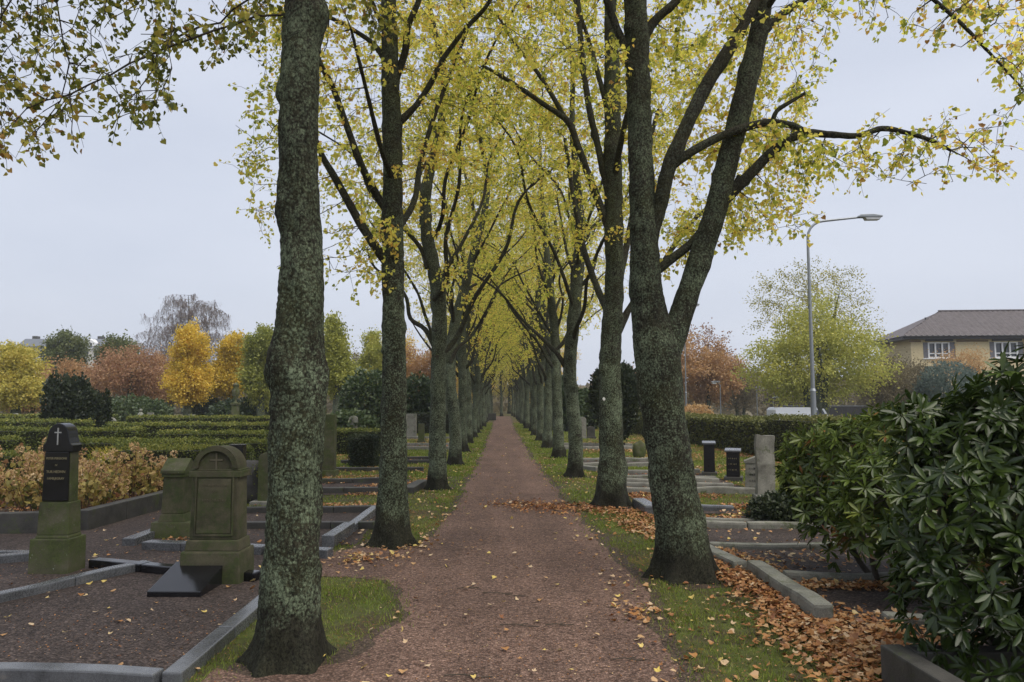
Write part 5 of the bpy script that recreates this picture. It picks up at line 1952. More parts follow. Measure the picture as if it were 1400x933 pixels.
# ================================================================== RIGHT SIDE: trees, house, lamps, cars
ZR = -.985
for k, (px, Y, w, ytop, ybot, mat, tint, nl, ls, lab) in enumerate([
        (965, 70, 110, 462, 548, 'orange', .55, 8000, .30, 'orange beech like tree right of the forked linden'),
        (1010, 74, 66, 500, 556, 'brown', .55, 3500, .26, 'brown shrubby tree behind the parked silver car'),
        (1210, 48, 80, 486, 560, 'brown', .5, 6000, .16, 'small brown crabapple tree left of the house'),
        (1250, 52, 70, 498, 566, 'brown', .35, 5000, .18, 'dark brown shrub below the left house window'),
        (1320, 50, 70, 478, 520, 'orange', .7, 2500, .15, 'pale tan small tree in front of the house between its windows'),
        (900, 80, 70, 470, 552, 'orange', .35, 6000, .30, 'orange tree behind the forked linden trunk'),
        (850, 90, 90, 500, 552, 'russet', .5, 5000, .3, 'russet tree far behind the vase shaped conifer'),
        (1075, 86, 160, 510, 560, 'brown', .35, 7000, .3, 'dark brown trees massed behind the white van')]):
    zt, zb = CAMH + (550 - ytop) * Y / FPX, CAMH + (550 - ybot) * Y / FPX
    b = np.array(at(px, Y))
    b[2] = gheight(b[0])
    zt, zb = zt - b[2], max(.6, zb - b[2])
    rx = span(w, Y)
    bg_tree('autumn_tree', lab, b, [(0, 0, (zt + zb) / 2, rx, rx * .8, (zt - zb) / 2), (-rx * .4, -.4, zb + (zt - zb) * .35, rx * .62, rx * .6, (zt - zb) * .33), (rx * .42, .3, zb + (zt - zb) * .38, rx * .6, rx * .6, (zt - zb) * .35)], 240, nl * 2, ls * .66, M_TREE[mat], .16, 80 + k, .15, spread=.3, tint0=tint, trunks=2)
# big yellow green tree
b = np.array(at(1118, 46)); b[2] = gheight(b[0])
s_ = 46 / 1000
bg_tree('yellow_green_tree', 'large yellow green tree behind the street lamp, thinning at the top', b, [
    (0, 0, 1.7 + 1 + 62 * s_, 76 * s_, 3.0, 62 * s_), (-48 * s_, -.5, 2.7 + 45 * s_, 52 * s_, 2.4, 42 * s_), (52 * s_, -.3, 2.7 + 55 * s_, 50 * s_, 2.4, 52 * s_), (10 * s_, 0, 2.7 + 108 * s_, 56 * s_, 2.2, 44 * s_)],
    520, 29000, .14, M_TREE['yellowgreen'], .22, 95, .12, spread=.27, tint0=.56, trunks=3)
bg_tree('bare_top_tree', 'tall thinning tree with sparse leaves rising behind the yellow green tree', np.array([*at(1112, 52)[:2], -1.0]), [
    (0, 0, 10.2, 4.6, 3, 3.2), (-1.6, 0, 9.0, 3.0, 2.5, 2.6), (2.2, 0, 8.6, 3.0, 2.5, 2.4)], 480, 8500, .12, M_TREE['yellow'], .2, 96, .1, spread=.22, tint0=.25, trunks=2)
bg_tree('bare_top_tree', 'half bare reddish tree top above the orange tree beside the forked linden', np.array([*at(966, 78)[:2], -1.0]), [
    (0, 0, 8.4, 2.9, 2.3, 3.0)], 240, 1500, .2, M_TREE['russet'], .16, 97, .1, spread=.25, tint0=.4)
shrub('blue_green_shrub', 'rounded blue green conifer shrub in front of the house', (*at(1300, 47)[:2], -1.0), [(0, 0, 3.3, 2.1, 1.6, 1.9), (-1.1, 0, 2.7, 1.2, 1.2, 1.6), (1.2, -.3, 2.8, 1.2, 1.2, 1.6)], 9000, .17, M_TREE['blue'], 50, .5, droop=-.3)
shrub('tan_bush', 'low tan bush on the hedge line right of the vase shaped conifer', (*at(950, 46)[:2], -.2), [(0, 0, .9, 1.2, .8, .75)], 2500, .14, M_TREE['orange'], 51, .75)
shrub('tan_bush', 'tan bush below the house seen through the rhododendron top', (*at(1320, 40)[:2], -1.0), [(0, 0, 1.0, 1.3, .9, .95)], 3000, .13, M_TREE['yellow'], 52, .4)

# house
M_BRICKY = None
m_, nt, out = newmat('yellow_brick')
n = N(nt)
o_ = n('TexCoord').outputs['Object']
mpn = n('Mapping'); mpn.inputs['Rotation'].default_value = (PI / 2, 0, 0); n.link(o_, mpn.inputs['Vector'])
bt = n('TexBrick'); bt.inputs['Scale'].default_value = 4.5; bt.inputs['Mortar Size'].default_value = .012
bt.inputs['Color1'].default_value = (.68, .58, .35, 1); bt.inputs['Color2'].default_value = (.58, .48, .28, 1); bt.inputs['Mortar'].default_value = (.45, .41, .32, 1)
n.link(mpn.outputs[0], bt.inputs['Vector'])
n.bsdf(out, n.mix(.25, bt.outputs['Color'], n.ramp(n.noise(o_, 1.2, 4), [(.3, (.46, .37, .21)), (.7, (.62, .51, .30))])), .9, n.bump(bt.outputs['Fac'], -.3, .01))
M_BRICKY = m_
M_WHITE = mat_plain('white_paint', (.78, .79, .80), .5, .0, .04)
M_GLASS = mat_plain('window_glass', (.035, .042, .05), .08, .0, .1, spec=.7)
M_TILE = mat_plain('grey_roof_tile', (.125, .110, .112), .75, .0, .22, 3)
M_DKMET = mat_plain('dark_metal', (.05, .05, .055), .5)
M_ZINC = mat_plain('galvanised_steel', (.27, .29, .31), .45, .6, .08)
YH = 60.0
hx0 = at(1238, YH)[0]
hs = YH / FPX
zE = CAMH + (550 - 459) * hs
zR = CAMH + (550 - 418) * hs
hw, hd = 24.0, 7.4
ho = thing('house', 'yellow brick house with a grey tiled hipped roof and white windows on the right', 'house', (hx0, YH, ZR), -.10)
zE, zR = zE - ZR, zR - ZR
bm = bmesh.new()
WIN = [(1253 - 1222, 1296 - 1222, 467, 489), (1341 - 1222, 1386 - 1222, 466, 487), (1440 - 1222, 1484 - 1222, 466, 488)]
wz0, wz1 = CAMH - ZR + (550 - 489) * hs, CAMH - ZR + (550 - 467) * hs
xs_ = [0.9]
for w_ in WIN:
    xs_ += [w_[0] * hs, w_[1] * hs]
xs_ += [hw - .9]
for k in range(0, len(xs_), 2):
    box(bm, xs_[k], xs_[k + 1], .6, .9, 0, zE - .25)
for w_ in WIN:
    box(bm, w_[0] * hs, w_[1] * hs, .6, .9, 0, wz0)
    box(bm, w_[0] * hs, w_[1] * hs, .6, .9, wz1, zE - .25)
box(bm, .9, 1.2, .9, hd - .6, 0, zE - .25)
box(bm, hw - 1.2, hw - .9, .9, hd - .6, 0, zE - .25)
box(bm, 1.2, hw - 1.2, hd - .9, hd - .6, 0, zE - .25)
obj('wall', bm_mesh('wall', bm, M_BRICKY), ho)
bm = bmesh.new(); box(bm, .1, hw - .1, .1, hd - .1, zE - .25, zE - .03); obj('eaves', bm_mesh('eaves', bm, M_DKMET), ho)
# hipped roof, pantile ribs as real geometry on the front slope
mb = MB()
inset = 80 * hs
rt = zR
cy = hd / 2
F4 = [((0, 0), (hw, 0), (hw - inset, cy), (inset, cy))]
nx2 = 110
xs2 = np.linspace(0, hw, nx2 + 1)
rows = np.linspace(0, 1, 25)
Vr = []
for j, v in enumerate(rows):
    x_lo, x_hi = inset * v, hw - inset * v
    xx = np.clip(xs2, x_lo, x_hi)
    zz = zE + (rt - zE) * v + 0.07 * (np.arange(nx2 + 1) % 2) + .0
    Vr.append(np.c_[xx, np.full(nx2 + 1, cy * v), zz])
    if 0 < j < len(rows) - 1:
        Vr.append(np.c_[xx, np.full(nx2 + 1, cy * v + .004), zz + .03])
Vr = np.array(Vr)
nr = len(Vr)
i_, j_ = np.meshgrid(np.arange(nr - 1), np.arange(nx2), indexing='ij')
q0 = (i_ * (nx2 + 1) + j_).ravel()
mb.add(Vr.reshape(-1, 3), np.stack([q0, q0 + 1, q0 + nx2 + 2, q0 + nx2 + 1], -1))
Vb = np.array([(0, 0, zE), (0, hd, zE), (inset, cy, rt), (hw, 0, zE), (hw, hd, zE), (hw - inset, cy, rt)])
mb.add(Vb, np.array([(1, 0, 2), (3, 4, 5)]))
mb.add(Vb, np.array([(4, 1, 2, 5)]))
rf = obj('roof', mb.mesh('roof', M_TILE, smooth=False), ho)
bm = bmesh.new(); box(bm, inset - .1, hw - inset + .1, cy - .12, cy + .12, rt + .0, rt + .12); obj('ridge_tiles', bm_mesh('ridge_tiles', bm, M_TILE, .03), rf)
bm = bmesh.new()
bmesh.ops.create_cone(bm, cap_ends=True, segments=10, radius1=.07, radius2=.07, depth=.9, matrix=Matrix.Translation((3.0, 2.4, zE + (rt - zE) * .55)))
obj('vent_pipe', bm_mesh('vent_pipe', bm, M_DKMET), rf)
bm = bmesh.new()
prism(bm, [(-.08, zE - .06), (.06, zE - .06), (.06, zE + .02), (-.08, zE + .02)], 0, hw, 'x'); obj('gutter', bm_mesh('gutter', bm, M_DKMET, .02), ho)
for w_ in WIN:
    xa, xb = w_[0] * hs, w_[1] * hs
    wf = bmesh.new()
    pw = .42
    box(wf, xa + pw, xb - pw, .66, .74, wz0, wz0 + .10)
    box(wf, xa + pw, xb - pw, .66, .74, wz1 - .10, wz1)
    nm = 4
    for k in range(nm):
        x = xa + pw + (xb - xa - 2 * pw - .12) * [0, .33, .67, 1][k] * 1.0
        box(wf, x, x + .12, .655, .745, wz0 + .1, wz1 - .1)
    box(wf, xa + pw + .12, xb - pw - .12, .665, .735, wz0 + .34, wz0 + .42)
    fr = obj('window', bm_mesh('window', wf, M_WHITE), ho)
    bm = bmesh.new(); box(bm, xa + pw, xb - pw, .78, .80, wz0 + .002, wz1 - .002); obj('pane', bm_mesh('pane', bm, M_GLASS), fr)
    bm = bmesh.new(); box(bm, xa - .05, xb + .05, .50, .64, wz0 - .09, wz0 - .004); obj('sill', bm_mesh('sill', bm, M_WHITE), fr)
    for x in (xa, xb - pw):
        bm = bmesh.new()
        box(bm, x + .01, x + pw - .01, .68, .74, wz0, wz1)
        for k in range(9):
            z = wz0 + .05 + (wz1 - wz0 - .1) * k / 9
            box(bm, x + .04, x + pw - .04, .66, .679, z, z + .08)
        obj('side_panel', bm_mesh('side_panel', bm, mat_plain('grey_panel', (.17, .17, .19), .6)), fr)
    bm = bmesh.new(); box(bm, xa + .2, xb - .2, .42, .598, wz1 + .06, wz1 + .22); obj('awning_box', bm_mesh('awning_box', bm, M_DKMET, .03), fr)
for (a, b_) in ((1296, 1341), (1233, 1252), (1388, 1438)):
    bm = bmesh.new(); box(bm, (a - 1222) * hs + .1, (b_ - 1222) * hs - .1, .56, .598, wz1 + .02, wz1 + .16); obj('wall_band', bm_mesh('wall_band', bm, mat_plain('brick_band', (.20, .14, .08), .9)), ho)

# left far building
YB = 160.0
bs = YB / FPX
lb = thing('building', 'distant pale building with a grey roof and chimneys far on the left', 'building', (*at(22, YB)[:2], 0))
zb0, zb1 = CAMH + (550 - 475) * bs, CAMH + (550 - 463) * bs
Wd = 120 * bs
bm = bmesh.new(); box(bm, 0, Wd, 0, 9, 0, zb0); obj('wall', bm_mesh('wall', bm, mat_plain('pale_render', (.55, .53, .48), .9)), lb)
bm = bmesh.new(); prism(bm, [(-.5, zb0 + .003), (9.5, zb0 + .003), (6.5, zb1), (2.5, zb1)], -.4, Wd + .4, 'x'); rf = obj('roof', bm_mesh('roof', bm, mat_plain('slate_roof', (.13, .145, .17), .7)), lb)
for cx in (6 * bs, 96 * bs):
    bm = bmesh.new(); box(bm, cx - .5, cx + .6, 3.5, 4.6, zb1 - .6, zb1 + .7); obj('chimney', bm_mesh('chimney', bm, M_DKWALL), rf)
bm = bmesh.new(); prism(bm, [(88 * bs, zb0 - .5), (103 * bs, zb0 - .5), (103 * bs, zb0 + .9), (95.5 * bs, zb1 - .2), (88 * bs, zb0 + .9)], -.3, 3, 'y'); dm = obj('dormer', bm_mesh('dormer', bm, M_WHITE), lb)
for k in range(2):
    bm = bmesh.new(); box(bm, (91 + 5 * k) * bs, (94 + 5 * k) * bs, -.36, -.302, zb0 - .2, zb0 + .8); obj('pane', bm_mesh('pane', bm, M_GLASS), dm)
for k in range(9):
    bm = bmesh.new(); x = 1.5 + k * 2.1; box(bm, x, x + .9, -.06, -.003, zb0 - 2.2, zb0 - .8); obj('window', bm_mesh('window', bm, M_GLASS), lb)


# street lamps
def street_lamp(label, px, Y, head_px, top_py, zb, arm_py=None, r=.055, wide=True):
    p = P(px, 550, Y)
    t = thing('street_lamp', label, 'street lamp', (p[0], Y, zb), 0, 'street lamps beyond the hedge')
    zt = P(px, top_py, Y)[2] - zb
    hx = (head_px - px) * Y / FPX
    mb = MB()
    z1 = zt * .32
    tube(mb, np.array([(0, 0, -.1), (0, 0, z1)]), np.array([r * 1.5, r * 1.4]), 14)
    tube(mb, np.array([(0, 0, z1), (0, 0, z1 + .1)]), np.array([r * 1.7, r * 1.1]), 14)
    obj('post', mb.mesh('post', M_ZINC), t)
    mb = MB()
    s = 1 if hx > 0 else -1
    rr = min(abs(hx) * .35, .65)
    pts = [(0, 0, z1 + .1), (0, 0, zt * .7), (0, 0, zt - rr - .15)] + [(s * rr * (1 - math.cos(a)), 0, zt - rr - .15 + rr * math.sin(a)) for a in np.linspace(.3, PI / 2, 5)] + [(hx * .96, 0, zt)]
    q = spline(pts, .12)
    tube(mb, q, np.linspace(r * 1.1, r * .55, len(q)), 10)
    obj('arm', mb.mesh('arm', M_ZINC), t)
    bm = bmesh.new()
    hl_ = .85 if wide else .5
    prism(bm, [(hx - s * .25, -.02), (hx - s * .1, .09), (hx + s * hl_ * .45, .11), (hx + s * hl_ * .85, .06), (hx + s * hl_ * .85, -.01)], -.13, .13)
    for v in bm.verts:
        v.co.z += zt
    h = obj('lamp_head', bm_mesh('lamp_head', bm, M_ZINC, .02), t)
    bm = bmesh.new()
    prism(bm, [(hx + s * .05, -.015), (hx + s * hl_ * .8, -.005), (hx + s * hl_ * .72, -.11), (hx + s * .12, -.12)], -.11, .11)
    for v in bm.verts:
        v.co.z += zt
    obj('lens', bm_mesh('lens', bm, mat_plain('lamp_lens', (.45, .46, .48), .25), .02), h)
    return t


street_lamp('tall street lamp with a curved arm reaching right in front of the yellow green tree', 1112, 27, 1190, 297, ZR, r=.07)
street_lamp('street lamp head glimpsed just right of the forked linden stems', 938, 60, 952, 417, ZR, wide=False)
for px, Y, ty, lab in ((985, 52, 523, 'short thin lamp post behind the hedge above the silver car'), (1035, 56, 530, 'second thin lamp post left of the white van'), (1057, 60, 544, 'thin pole just left of the white van')):
    street_lamp(lab, px, Y, px - 4 if px < 1000 else px + 3, ty, ZR, r=.05, wide=False)


# vehicles
def car(label, loc, rot, paint, L_=4.3, H=1.45, Wd_=1.75, van=False, cat='car', group=None):
    t = thing('parked_van' if van else 'parked_car', label, cat, loc, rot, group)
    if van:
        prof = [(-L_ / 2, .35), (L_ / 2, .35), (L_ / 2, .75), (L_ / 2 - .1, .95), (L_ / 2 - .75, 1.12), (L_ / 2 - 1.35, H - .08), (L_ / 2 - 1.7, H), (-L_ / 2 + .15, H), (-L_ / 2, H - .15)]
        side = [(L_ / 2 - .95, 1.10), (L_ / 2 - 1.45, H - .17), (L_ / 2 - 1.9, H - .17), (L_ / 2 - 1.9, 1.08)]
    else:
        prof = [(-L_ / 2, .30), (L_ / 2, .30), (L_ / 2, .62), (L_ / 2 - .12, .75), (L_ / 2 - 1.05, .90), (L_ / 2 - 1.75, H - .06), (L_ / 2 - 2.2, H), (-L_ / 2 + 1.0, H - .02), (-L_ / 2 + .35, .98), (-L_ / 2 + .05, .90)]
        side = [(L_ / 2 - 1.2, .92), (L_ / 2 - 1.8, H - .12), (-L_ / 2 + 1.05, H - .12), (-L_ / 2 + .55, .94)]
    bm = bmesh.new()
    prism(bm, prof, -Wd_ / 2, Wd_ / 2)
    for v in bm.verts:
        if v.co.z > .95:
            v.co.y *= 1 - .16 * (v.co.z - .9) / (H - .9)
    bd = obj('body', bm_mesh('body', bm, paint, .06, 3, smooth=False), t)
    for sg in (-1, 1):
        bm = bmesh.new()
        prism(bm, side, sg * (Wd_ / 2 - .09), sg * (Wd_ / 2 + .004))
        for v in bm.verts:
            if v.co.z > .95:
                v.co.y *= 1 - .16 * (v.co.z - .9) / (H - .9)
        obj('side_window', bm_mesh('side_window', bm, M_GLASS), bd)
        for x in (-L_ / 2 + .8, L_ / 2 - .85):
            bm = bmesh.new()
            bmesh.ops.create_cone(bm, cap_ends=True, segments=20, radius1=.32, radius2=.32, depth=.22, matrix=Matrix.Translation((x, sg * (Wd_ / 2 - .10), .32)) @ Matrix.Rotation(PI / 2, 4, 'X'))
            wh = obj('wheel', bm_mesh('wheel', bm, mat_plain('tyre', (.02, .02, .02), .8), .03), t)
            bm = bmesh.new()
            bmesh.ops.create_cone(bm, cap_ends=True, segments=16, radius1=.2, radius2=.18, depth=.03, matrix=Matrix.Translation((x, sg * (Wd_ / 2 + .02), .32)) @ Matrix.Rotation(PI / 2, 4, 'X'))
            obj('rim', bm_mesh('rim', bm, M_ZINC), wh)
        bm = bmesh.new(); box(bm, L_ / 2 - .06, L_ / 2 + .012, sg * .55 - .18, sg * .55 + .18, .60, .72); obj('headlight', bm_mesh('headlight', bm, bpy.data.materials['lamp_lens']), bd)
    # windscreen strip
    k = [i for i, p in enumerate(prof) if p[0] > 0 and p[1] > .8]
    a, b_ = (prof[4], prof[5])
    bm = bmesh.new()
    dx, dz = (a[1] - b_[1]), (b_[0] - a[0])
    ln = math.hypot(dx, dz)
    nx_, nz_ = -dx / ln * .008, -dz / ln * .008
    w0, w1 = Wd_ / 2 - .14, (Wd_ / 2 - .14) * .86
    f_ = .1
    A_ = (a[0] + (b_[0] - a[0]) * f_, a[1] + (b_[1] - a[1]) * f_)
    B_ = (a[0] + (b_[0] - a[0]) * .92, a[1] + (b_[1] - a[1]) * .92)
    vs = [bm.verts.new(c) for c in ((A_[0] + abs(nx_), -w0, A_[1] + abs(nz_)), (A_[0] + abs(nx_), w0, A_[1] + abs(nz_)), (B_[0] + abs(nx_), w1, B_[1] + abs(nz_)), (B_[0] + abs(nx_), -w1, B_[1] + abs(nz_)))]
    bm.faces.new(vs)
    obj('windscreen', bm_mesh('windscreen', bm, M_GLASS), bd)
    return t


def paint(name, c):
    m, nt, out = newmat(name)
    n = N(nt)
    b = n.bsdf(out, c, .35, None, .5)
    b.inputs['Coat Weight'].default_value = .6
    return m


CG = 'vehicles parked on the street beyond the hedge'
wht = paint('white_car_paint', (.72, .74, .78))
slv = paint('silver_blue_paint', (.40, .45, .52))
blu = paint('pale_blue_paint', (.42, .50, .62))
p = at(1101, 46); car('white delivery van parked behind the hedge left of the street lamp', (p[0], 46, ZR), 0, wht, 4.4, 2.36, 1.85, True, 'van', CG)
p = at(1018, 44); car('silver blue car whose roof shows above the hedge', (p[0], 44, ZR - .0), 0.0, slv, 4.3, 1.62, group=CG)
p = at(982, 48); car('grey car behind the hedge at the left end of the parked row', (p[0], 48, ZR), PI, slv, 4.2, 1.58, group=CG)
p = at(1152, 42); car('pale blue car just right of the white van', (p[0], 42, ZR), 0, blu, 4.2, 1.6, group=CG)
p = at(1312, 41); car('white car glimpsed through the top of the rhododendron', (p[0], 41, ZR), 0, wht, 4.2, 1.6, group=CG)
# white railing and dark board fence
t = thing('white_railing', 'white railing by the street lamp foot at the end of the hedge', 'railing', (at(1132, 30)[0], 30, ZR))
bm = bmesh.new()
for z in (.45, 1.72):
    box(bm, -.9, .9, -.02, .02, z, z + .06)
obj('rail', bm_mesh('rail', bm, M_WHITE), t)
for k in range(9):
    bm = bmesh.new(); x = -.85 + k * .21; box(bm, x - .02, x + .02, -.045, -.021, 0, 1.8); obj('baluster', bm_mesh('baluster', bm, M_WHITE), t)
t = thing('board_fence', 'dark boarded fence with a pale top rail behind the white van', 'fence', (at(1128, 56)[0], 56, ZR))
for k in range(26):
    bm = bmesh.new(); x = -3.2 + k * .25; box(bm, x, x + .235, -.02, .02, 0, 2.35); obj('board', bm_mesh('board', bm, M_DKMET), t)
bm = bmesh.new(); box(bm, -3.25, 3.3, -.04, .04, 2.355, 2.43); obj('top_rail', bm_mesh('top_rail', bm, M_ZINC), t)
# small statue and urn far left
t = thing('urn_monument', 'dark green urn on a tall pedestal in front of the slim yellow pollarded linden', 'monument', (*at(322, 46)[:2], 0))
t.scale = (.65, .65, .9)
bm = bmesh.new(); frustum(bm, 1.0, 1.0, -.05, .9, .9, .5); frustum(bm, .7, .7, .5, .55, .55, 1.7); frustum(bm, .75, .75, 1.7, .75, .75, 1.85); obj('pedestal', bm_mesh('pedestal', bm, M_MOSSY, .02), t)
mb = MB(); tube(mb, np.array([(0, 0, z) for z in (1.85, 1.95, 2.1, 2.4, 2.7, 2.85, 2.95, 3.1)]), np.array([.22, .1, .12, .34, .36, .22, .26, .30]), 18); obj('urn', mb.mesh('urn', M_MOSSY), t)
t = thing('angel_statue', 'tiny pale statue before the round light green rhododendron', 'statue', (*at(193, 45)[:2], 0))
mb = MB(); tube(mb, np.array([(0, 0, z) for z in (0, .2, .5, .8, 1.0, 1.1)]), np.array([.26, .22, .18, .2, .16, .06]), 12); obj('robe', mb.mesh('robe', M_PALE), t)
bm = bmesh.new(); bmesh.ops.create_icosphere(bm, subdivisions=2, radius=.10, matrix=Matrix.Translation((0, 0, 1.2))); obj('head', bm_mesh('head', bm, M_PALE, smooth=True), t)
t = thing('stone_bin', 'low dark box at the left edge of the path near its far end', 'box', (*G(673, 575)[:2], 0))
bm = bmesh.new(); frustum(bm, .7, .5, 0, .75, .55, .6); box(bm, -.4, .4, -.3, .3, .6, .66); obj('body', bm_mesh('body', bm, M_DKWALL, .02), t)

# distant wood closing the horizon
rw = np.random.default_rng(31)
mb = MB()
nW = 26000
th = rw.uniform(-1.0, 1.0, nW)
R_ = rw.uniform(115, 175, nW)
Pw = np.c_[R_ * np.sin(th), R_ * np.cos(th), np.zeros(nW)]
hgt = 5.5 + 2.5 * vnoise(Pw, .045, 3) + 1.6 * vnoise(Pw, .16, 4)
Pw[:, 2] = rw.random(nW) ** .8 * hgt - .8
leaves(mb, Pw, rdir(nW, rw) + [0, 0, .4], rdir(nW, rw), rw.uniform(.9, 1.9, nW), T_QUAD, np.clip(.45 + .3 * vnoise(Pw, .08, 6) + rw.normal(size=nW) * .15, .01, .99))
obj('distant_wood', mb.mesh('distant_wood', M_TREE['brown'], smooth=False), kind='stuff')

# ================================================================== FALLEN LEAVES
rl = np.random.default_rng(77)
LP, LT = [], []


def pile(x, y, sx, sy, n, t0=.45, h=.03, ang=0.0):
    d = rl.normal(size=(n, 2)) * [sx, sy]
    c, s = math.cos(ang), math.sin(ang)
    LP.append(np.c_[x + d[:, 0] * c - d[:, 1] * s, y + d[:, 0] * s + d[:, 1] * c, .016 + rl.random(n) ** 1.5 * h])
    LT.append(np.clip(rl.normal(t0, .20, n), .01, .99))


def strip(p0, p1, w, n, t0=.45, h=.03):
    p0, p1 = np.array(p0, float), np.array(p1, float)
    u = rl.random(n)[:, None]
    q = p0 * (1 - u) + p1 * u + rl.normal(size=(n, 2)) * w
    LP.append(np.c_[q, .016 + rl.random(n) ** 1.5 * h])
    LT.append(np.clip(rl.normal(t0, .20, n), .01, .99))


def area(x0, x1, y0, y1, n, t0=.6, h=.012, thr=None, f=.8, pw=1.0):
    m = n * (4 if thr is not None else 1)
    q = np.c_[rl.uniform(x0, x1, m), y0 + (y1 - y0) * rl.random(m) ** pw, np.zeros(m)]
    if thr is not None:
        q = q[fbm(q, f, 3, 15) + rl.normal(size=m) * .15 > thr][:n]
    q[:, 2] = .016 + rl.random(len(q)) * h
    LP.append(q)
    LT.append(np.clip(rl.normal(t0, .24, len(q)), .01, .99))


strip((.0, 12.3), (1.5, 11.9), .26, 460, .36)
strip((.5, 12.0), (1.6, 11.5), .30, 380, .38)
strip((1.6, 11.9), (2.3, 10.4), .20, 650, .45)
strip((1.75, 10.6), (2.15, 8.9), .15, 650, .50)
strip((2.15, 9.2), (2.3, 8.0), .16, 350, .48)
strip((2.1, 8.3), (2.34, 6.9), .14, 900, .42, .05)
strip((2.30, 7.1), (2.30, 5.6), .11, 850, .42, .06)
strip((2.22, 6.0), (2.24, 4.3), .17, 1000, .52, .05)
strip((2.62, 6.85), (4.0, 6.75), .09, 600, .52, .04)
strip((2.6, 6.7), (2.62, 5.6), .07, 350, .52, .04)
pile(2.75, 5.45, .30, .26, 800, .52, .04)
pile(2.6, 4.9, .25, .3, 500, .52, .04)
strip((2.45, 8.5), (2.75, 7.3), .10, 300, .55)
pile(3.1, 7.9, .4, .3, 120, .6)
area(2.5, 5.0, 7.2, 11, 260, .65)
area(2.3, 5.2, 11.6, 13.6, 2300, .34, .03, .05, 1.2)
strip((3.6, 11.1), (5.0, 10.8), .15, 500, .42)
strip((2.4, 10.7), (3.5, 10.8), .10, 250, .5)
area(2.3, 8.5, 17.5, 34, 6500, .42, .03, .10, .6)
area(2.0, 5.0, 13.6, 18, 900, .5)
strip((8.6, 15), (7.6, 26), .4, 1800, .38)
strip((7.6, 24), (6.0, 45), .5, 1500, .40)
area(.9, 2.2, 3.6, 40, 800, .72, .012, None, 1, 2.0)
area(-2.0, -.7, 8.9, 45, 700, .74, .012, None, 1, 1.6)
pile(-1.9, 4.9, .18, .2, 0)
area(-.9, 1.2, 3.6, 60, 240, .80, .006, None, 1, 2.2)
area(-4.6, -2.0, 4.5, 8.5, 45, .80, .006)
area(-5.3, -2.0, 8.0, 12, 110, .78, .006)
pile(-1.45, 8.1, .25, .22, 160, .70)
pile(-1.2, 8.75, .3, .12, 60, .70)
strip((-3.6, 12.1), (-1.9, 12.2), .16, 420, .5)
area(-4.6, -1.9, 13.4, 17.0, 1500, .45, .02, .0, 1.2)
area(-6.5, -1.6, 17, 34, 4200, .52, .03, .05, .6)
strip((-1.8, 14.9), (-1.7, 16.2), .12, 220, .45)
area(-9.2, -5.55, 9.95, 13.3, 2200, .45, .05)
LP[-1][:, 2] += .06
pile(-5.75, 11.6, .12, .5, 250, .45)
LP[-1][:, 2] += .05
pile(-3.95, 9.2, .08, .05, 30, .5)
pile(1.72, 7.25, .10, .06, 90, .4)
pile(1.12, 6.0, .10, .12, 60, .55)
LPa, LTa = np.concatenate(LP), np.concatenate(LT)
nL = len(LPa)
A = np.c_[rl.normal(size=(nL, 2)), rl.normal(size=nL) * .22]
Nn = np.c_[rl.normal(size=(nL, 2)) * .38, np.ones(nL)]
half = rl.random(nL) < .5
mb = MB()
szl = rl.uniform(.030, .060, nL)
leaves(mb, LPa[half], A[half], Nn[half], szl[half], T_HEART, LTa[half])
leaves(mb, LPa[~half], A[~half], Nn[~half], szl[~half], T_MAPLE, LTa[~half])
obj('fallen_leaves', mb.mesh('fallen_leaves', M_LITTER, smooth=False), kind='stuff')
# crumbs of leaf and twig trodden into the gravel
nD = 26000
q = np.c_[rl.uniform(-5.5, 5.5, nD), 3.8 + 18 * rl.random(nD) ** 1.7, np.full(nD, .014)]
kd = (fbm(q, .9, 4, 51) + rl.normal(size=nD) * .25) > -.05
q = q[kd]
nD = len(q)
mb = MB()
leaves(mb, q, np.c_[rl.normal(size=(nD, 2)), rl.normal(size=nD) * .12], np.c_[rl.normal(size=(nD, 2)) * .3, np.ones(nD)], rl.uniform(.006, .020, nD), T_QUAD, np.clip(rl.normal(.35, .3, nD), .01, .9))
obj('leaf_crumbs', mb.mesh('leaf_crumbs', M_LITTER, smooth=False), kind='stuff')
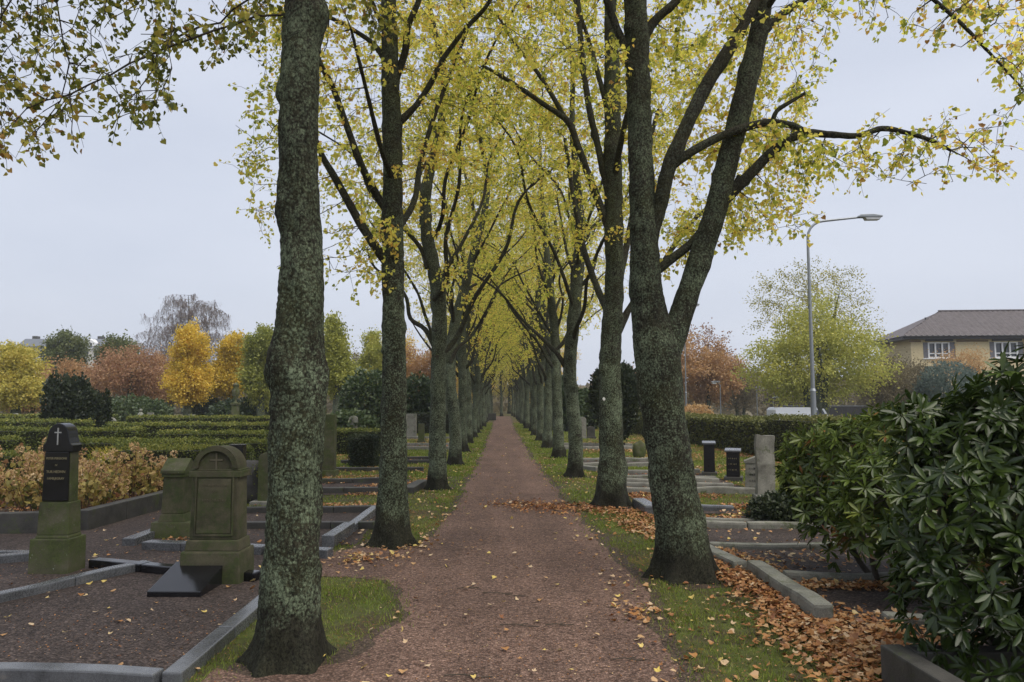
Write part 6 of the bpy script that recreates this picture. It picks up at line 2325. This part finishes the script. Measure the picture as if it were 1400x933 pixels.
# single leaves one can pick out on the near gravel
lm = []
for k, tt in enumerate((.78, .86, .93, .985)):
    mb = MB()
    leaves(mb, np.zeros((1, 3)), np.array([[0, 1.0, .05]]), np.array([[0, 0, 1.0]]), 1.0, T_MAPLE if k % 2 else T_HEART, tt)
    lm.append(mb.mesh('fallen_leaf', M_LITTER, smooth=False))
spots = [(270, 922), (120, 688 + 130), (250, 816), (265, 808), (300, 860), (210, 840), (130, 842), (62, 822), (172, 852), (148, 873), (322, 845), (90, 870),
         (494, 911), (580, 911), (532, 930), (613, 897), (542, 850), (730, 925), (783, 923), (898, 926), (925, 926), (555, 885), (671, 832), (688, 828), (748, 795), (725, 780), (706, 760),
         (800, 828), (806, 827), (840, 832), (636, 846), (664, 890), (812, 872), (872, 860), (735, 758), (668, 775), (640, 808), (820, 790), (700, 724), (760, 740), (610, 770), (575, 758), (510, 865), (440, 905), (600, 835), (655, 755)]
for k, (px, py) in enumerate(spots):
    q = G(px, py)
    o = obj('fallen_leaf', lm[k % 4], None, (q[0], q[1], .030))
    o.rotation_euler = (rl.normal() * .2, rl.normal() * .2, rl.random() * 6.28)
    s = rl.uniform(.036, .056)
    o.scale = (s, s, s)
    tag(o, 'single pale yellow leaf lying flat by itself on the near gravel', 'leaf', 'single leaves on the near gravel')
# fallen twigs on the path
for k, (px, py, L_, a) in enumerate([(690, 815, .42, -.35), (710, 858, .30, -.2), (765, 857, .22, .0), (640, 928, .3, -.15), (860, 905, .24, -.1), (640, 806, .2, .1)]):
    q = G(px, py)
    mb = MB()
    pts = [(-L_ / 2, 0, .012), (-L_ * .1, .015, .018), (L_ * .2, -.01, .014), (L_ / 2, .02, .012)]
    tube(mb, spline(pts, .05), np.full(len(spline(pts, .05)), .0035), 5)
    tube(mb, np.array([(0, .01, .015), (.06, .05, .02)]), np.array([.004, .002]), 4)
    o = obj('fallen_twig', mb.mesh('fallen_twig', M_TWIG), None, (q[0], q[1], .0))
    o.rotation_euler = (0, 0, a)
    tag(o, ['longest dark twig lying across the middle of the path', 'thin twig on the near path', 'short straight twig on the near path right of the thin twig', 'twig at the front edge of the path', 'twig near the right edge of the path front', 'short twig left of the longest twig on the path'][k], 'twig', 'twigs on the path')

# ================================================================== HAZE
hb = bmesh.new()
box(hb, -230, 230, -30, 240, -2.2, 30)
hm, nt, out = newmat('damp_air')
pv = nt.nodes.new('ShaderNodeVolumePrincipled')
pv.inputs['Color'].default_value = (.86, .9, 1.0, 1)
pv.inputs['Density'].default_value = .0006
pv.inputs['Anisotropy'].default_value = .2
nt.links.new(pv.outputs[0], out.inputs['Volume'])
obj('haze', bm_mesh('haze', hb, hm), kind='stuff')
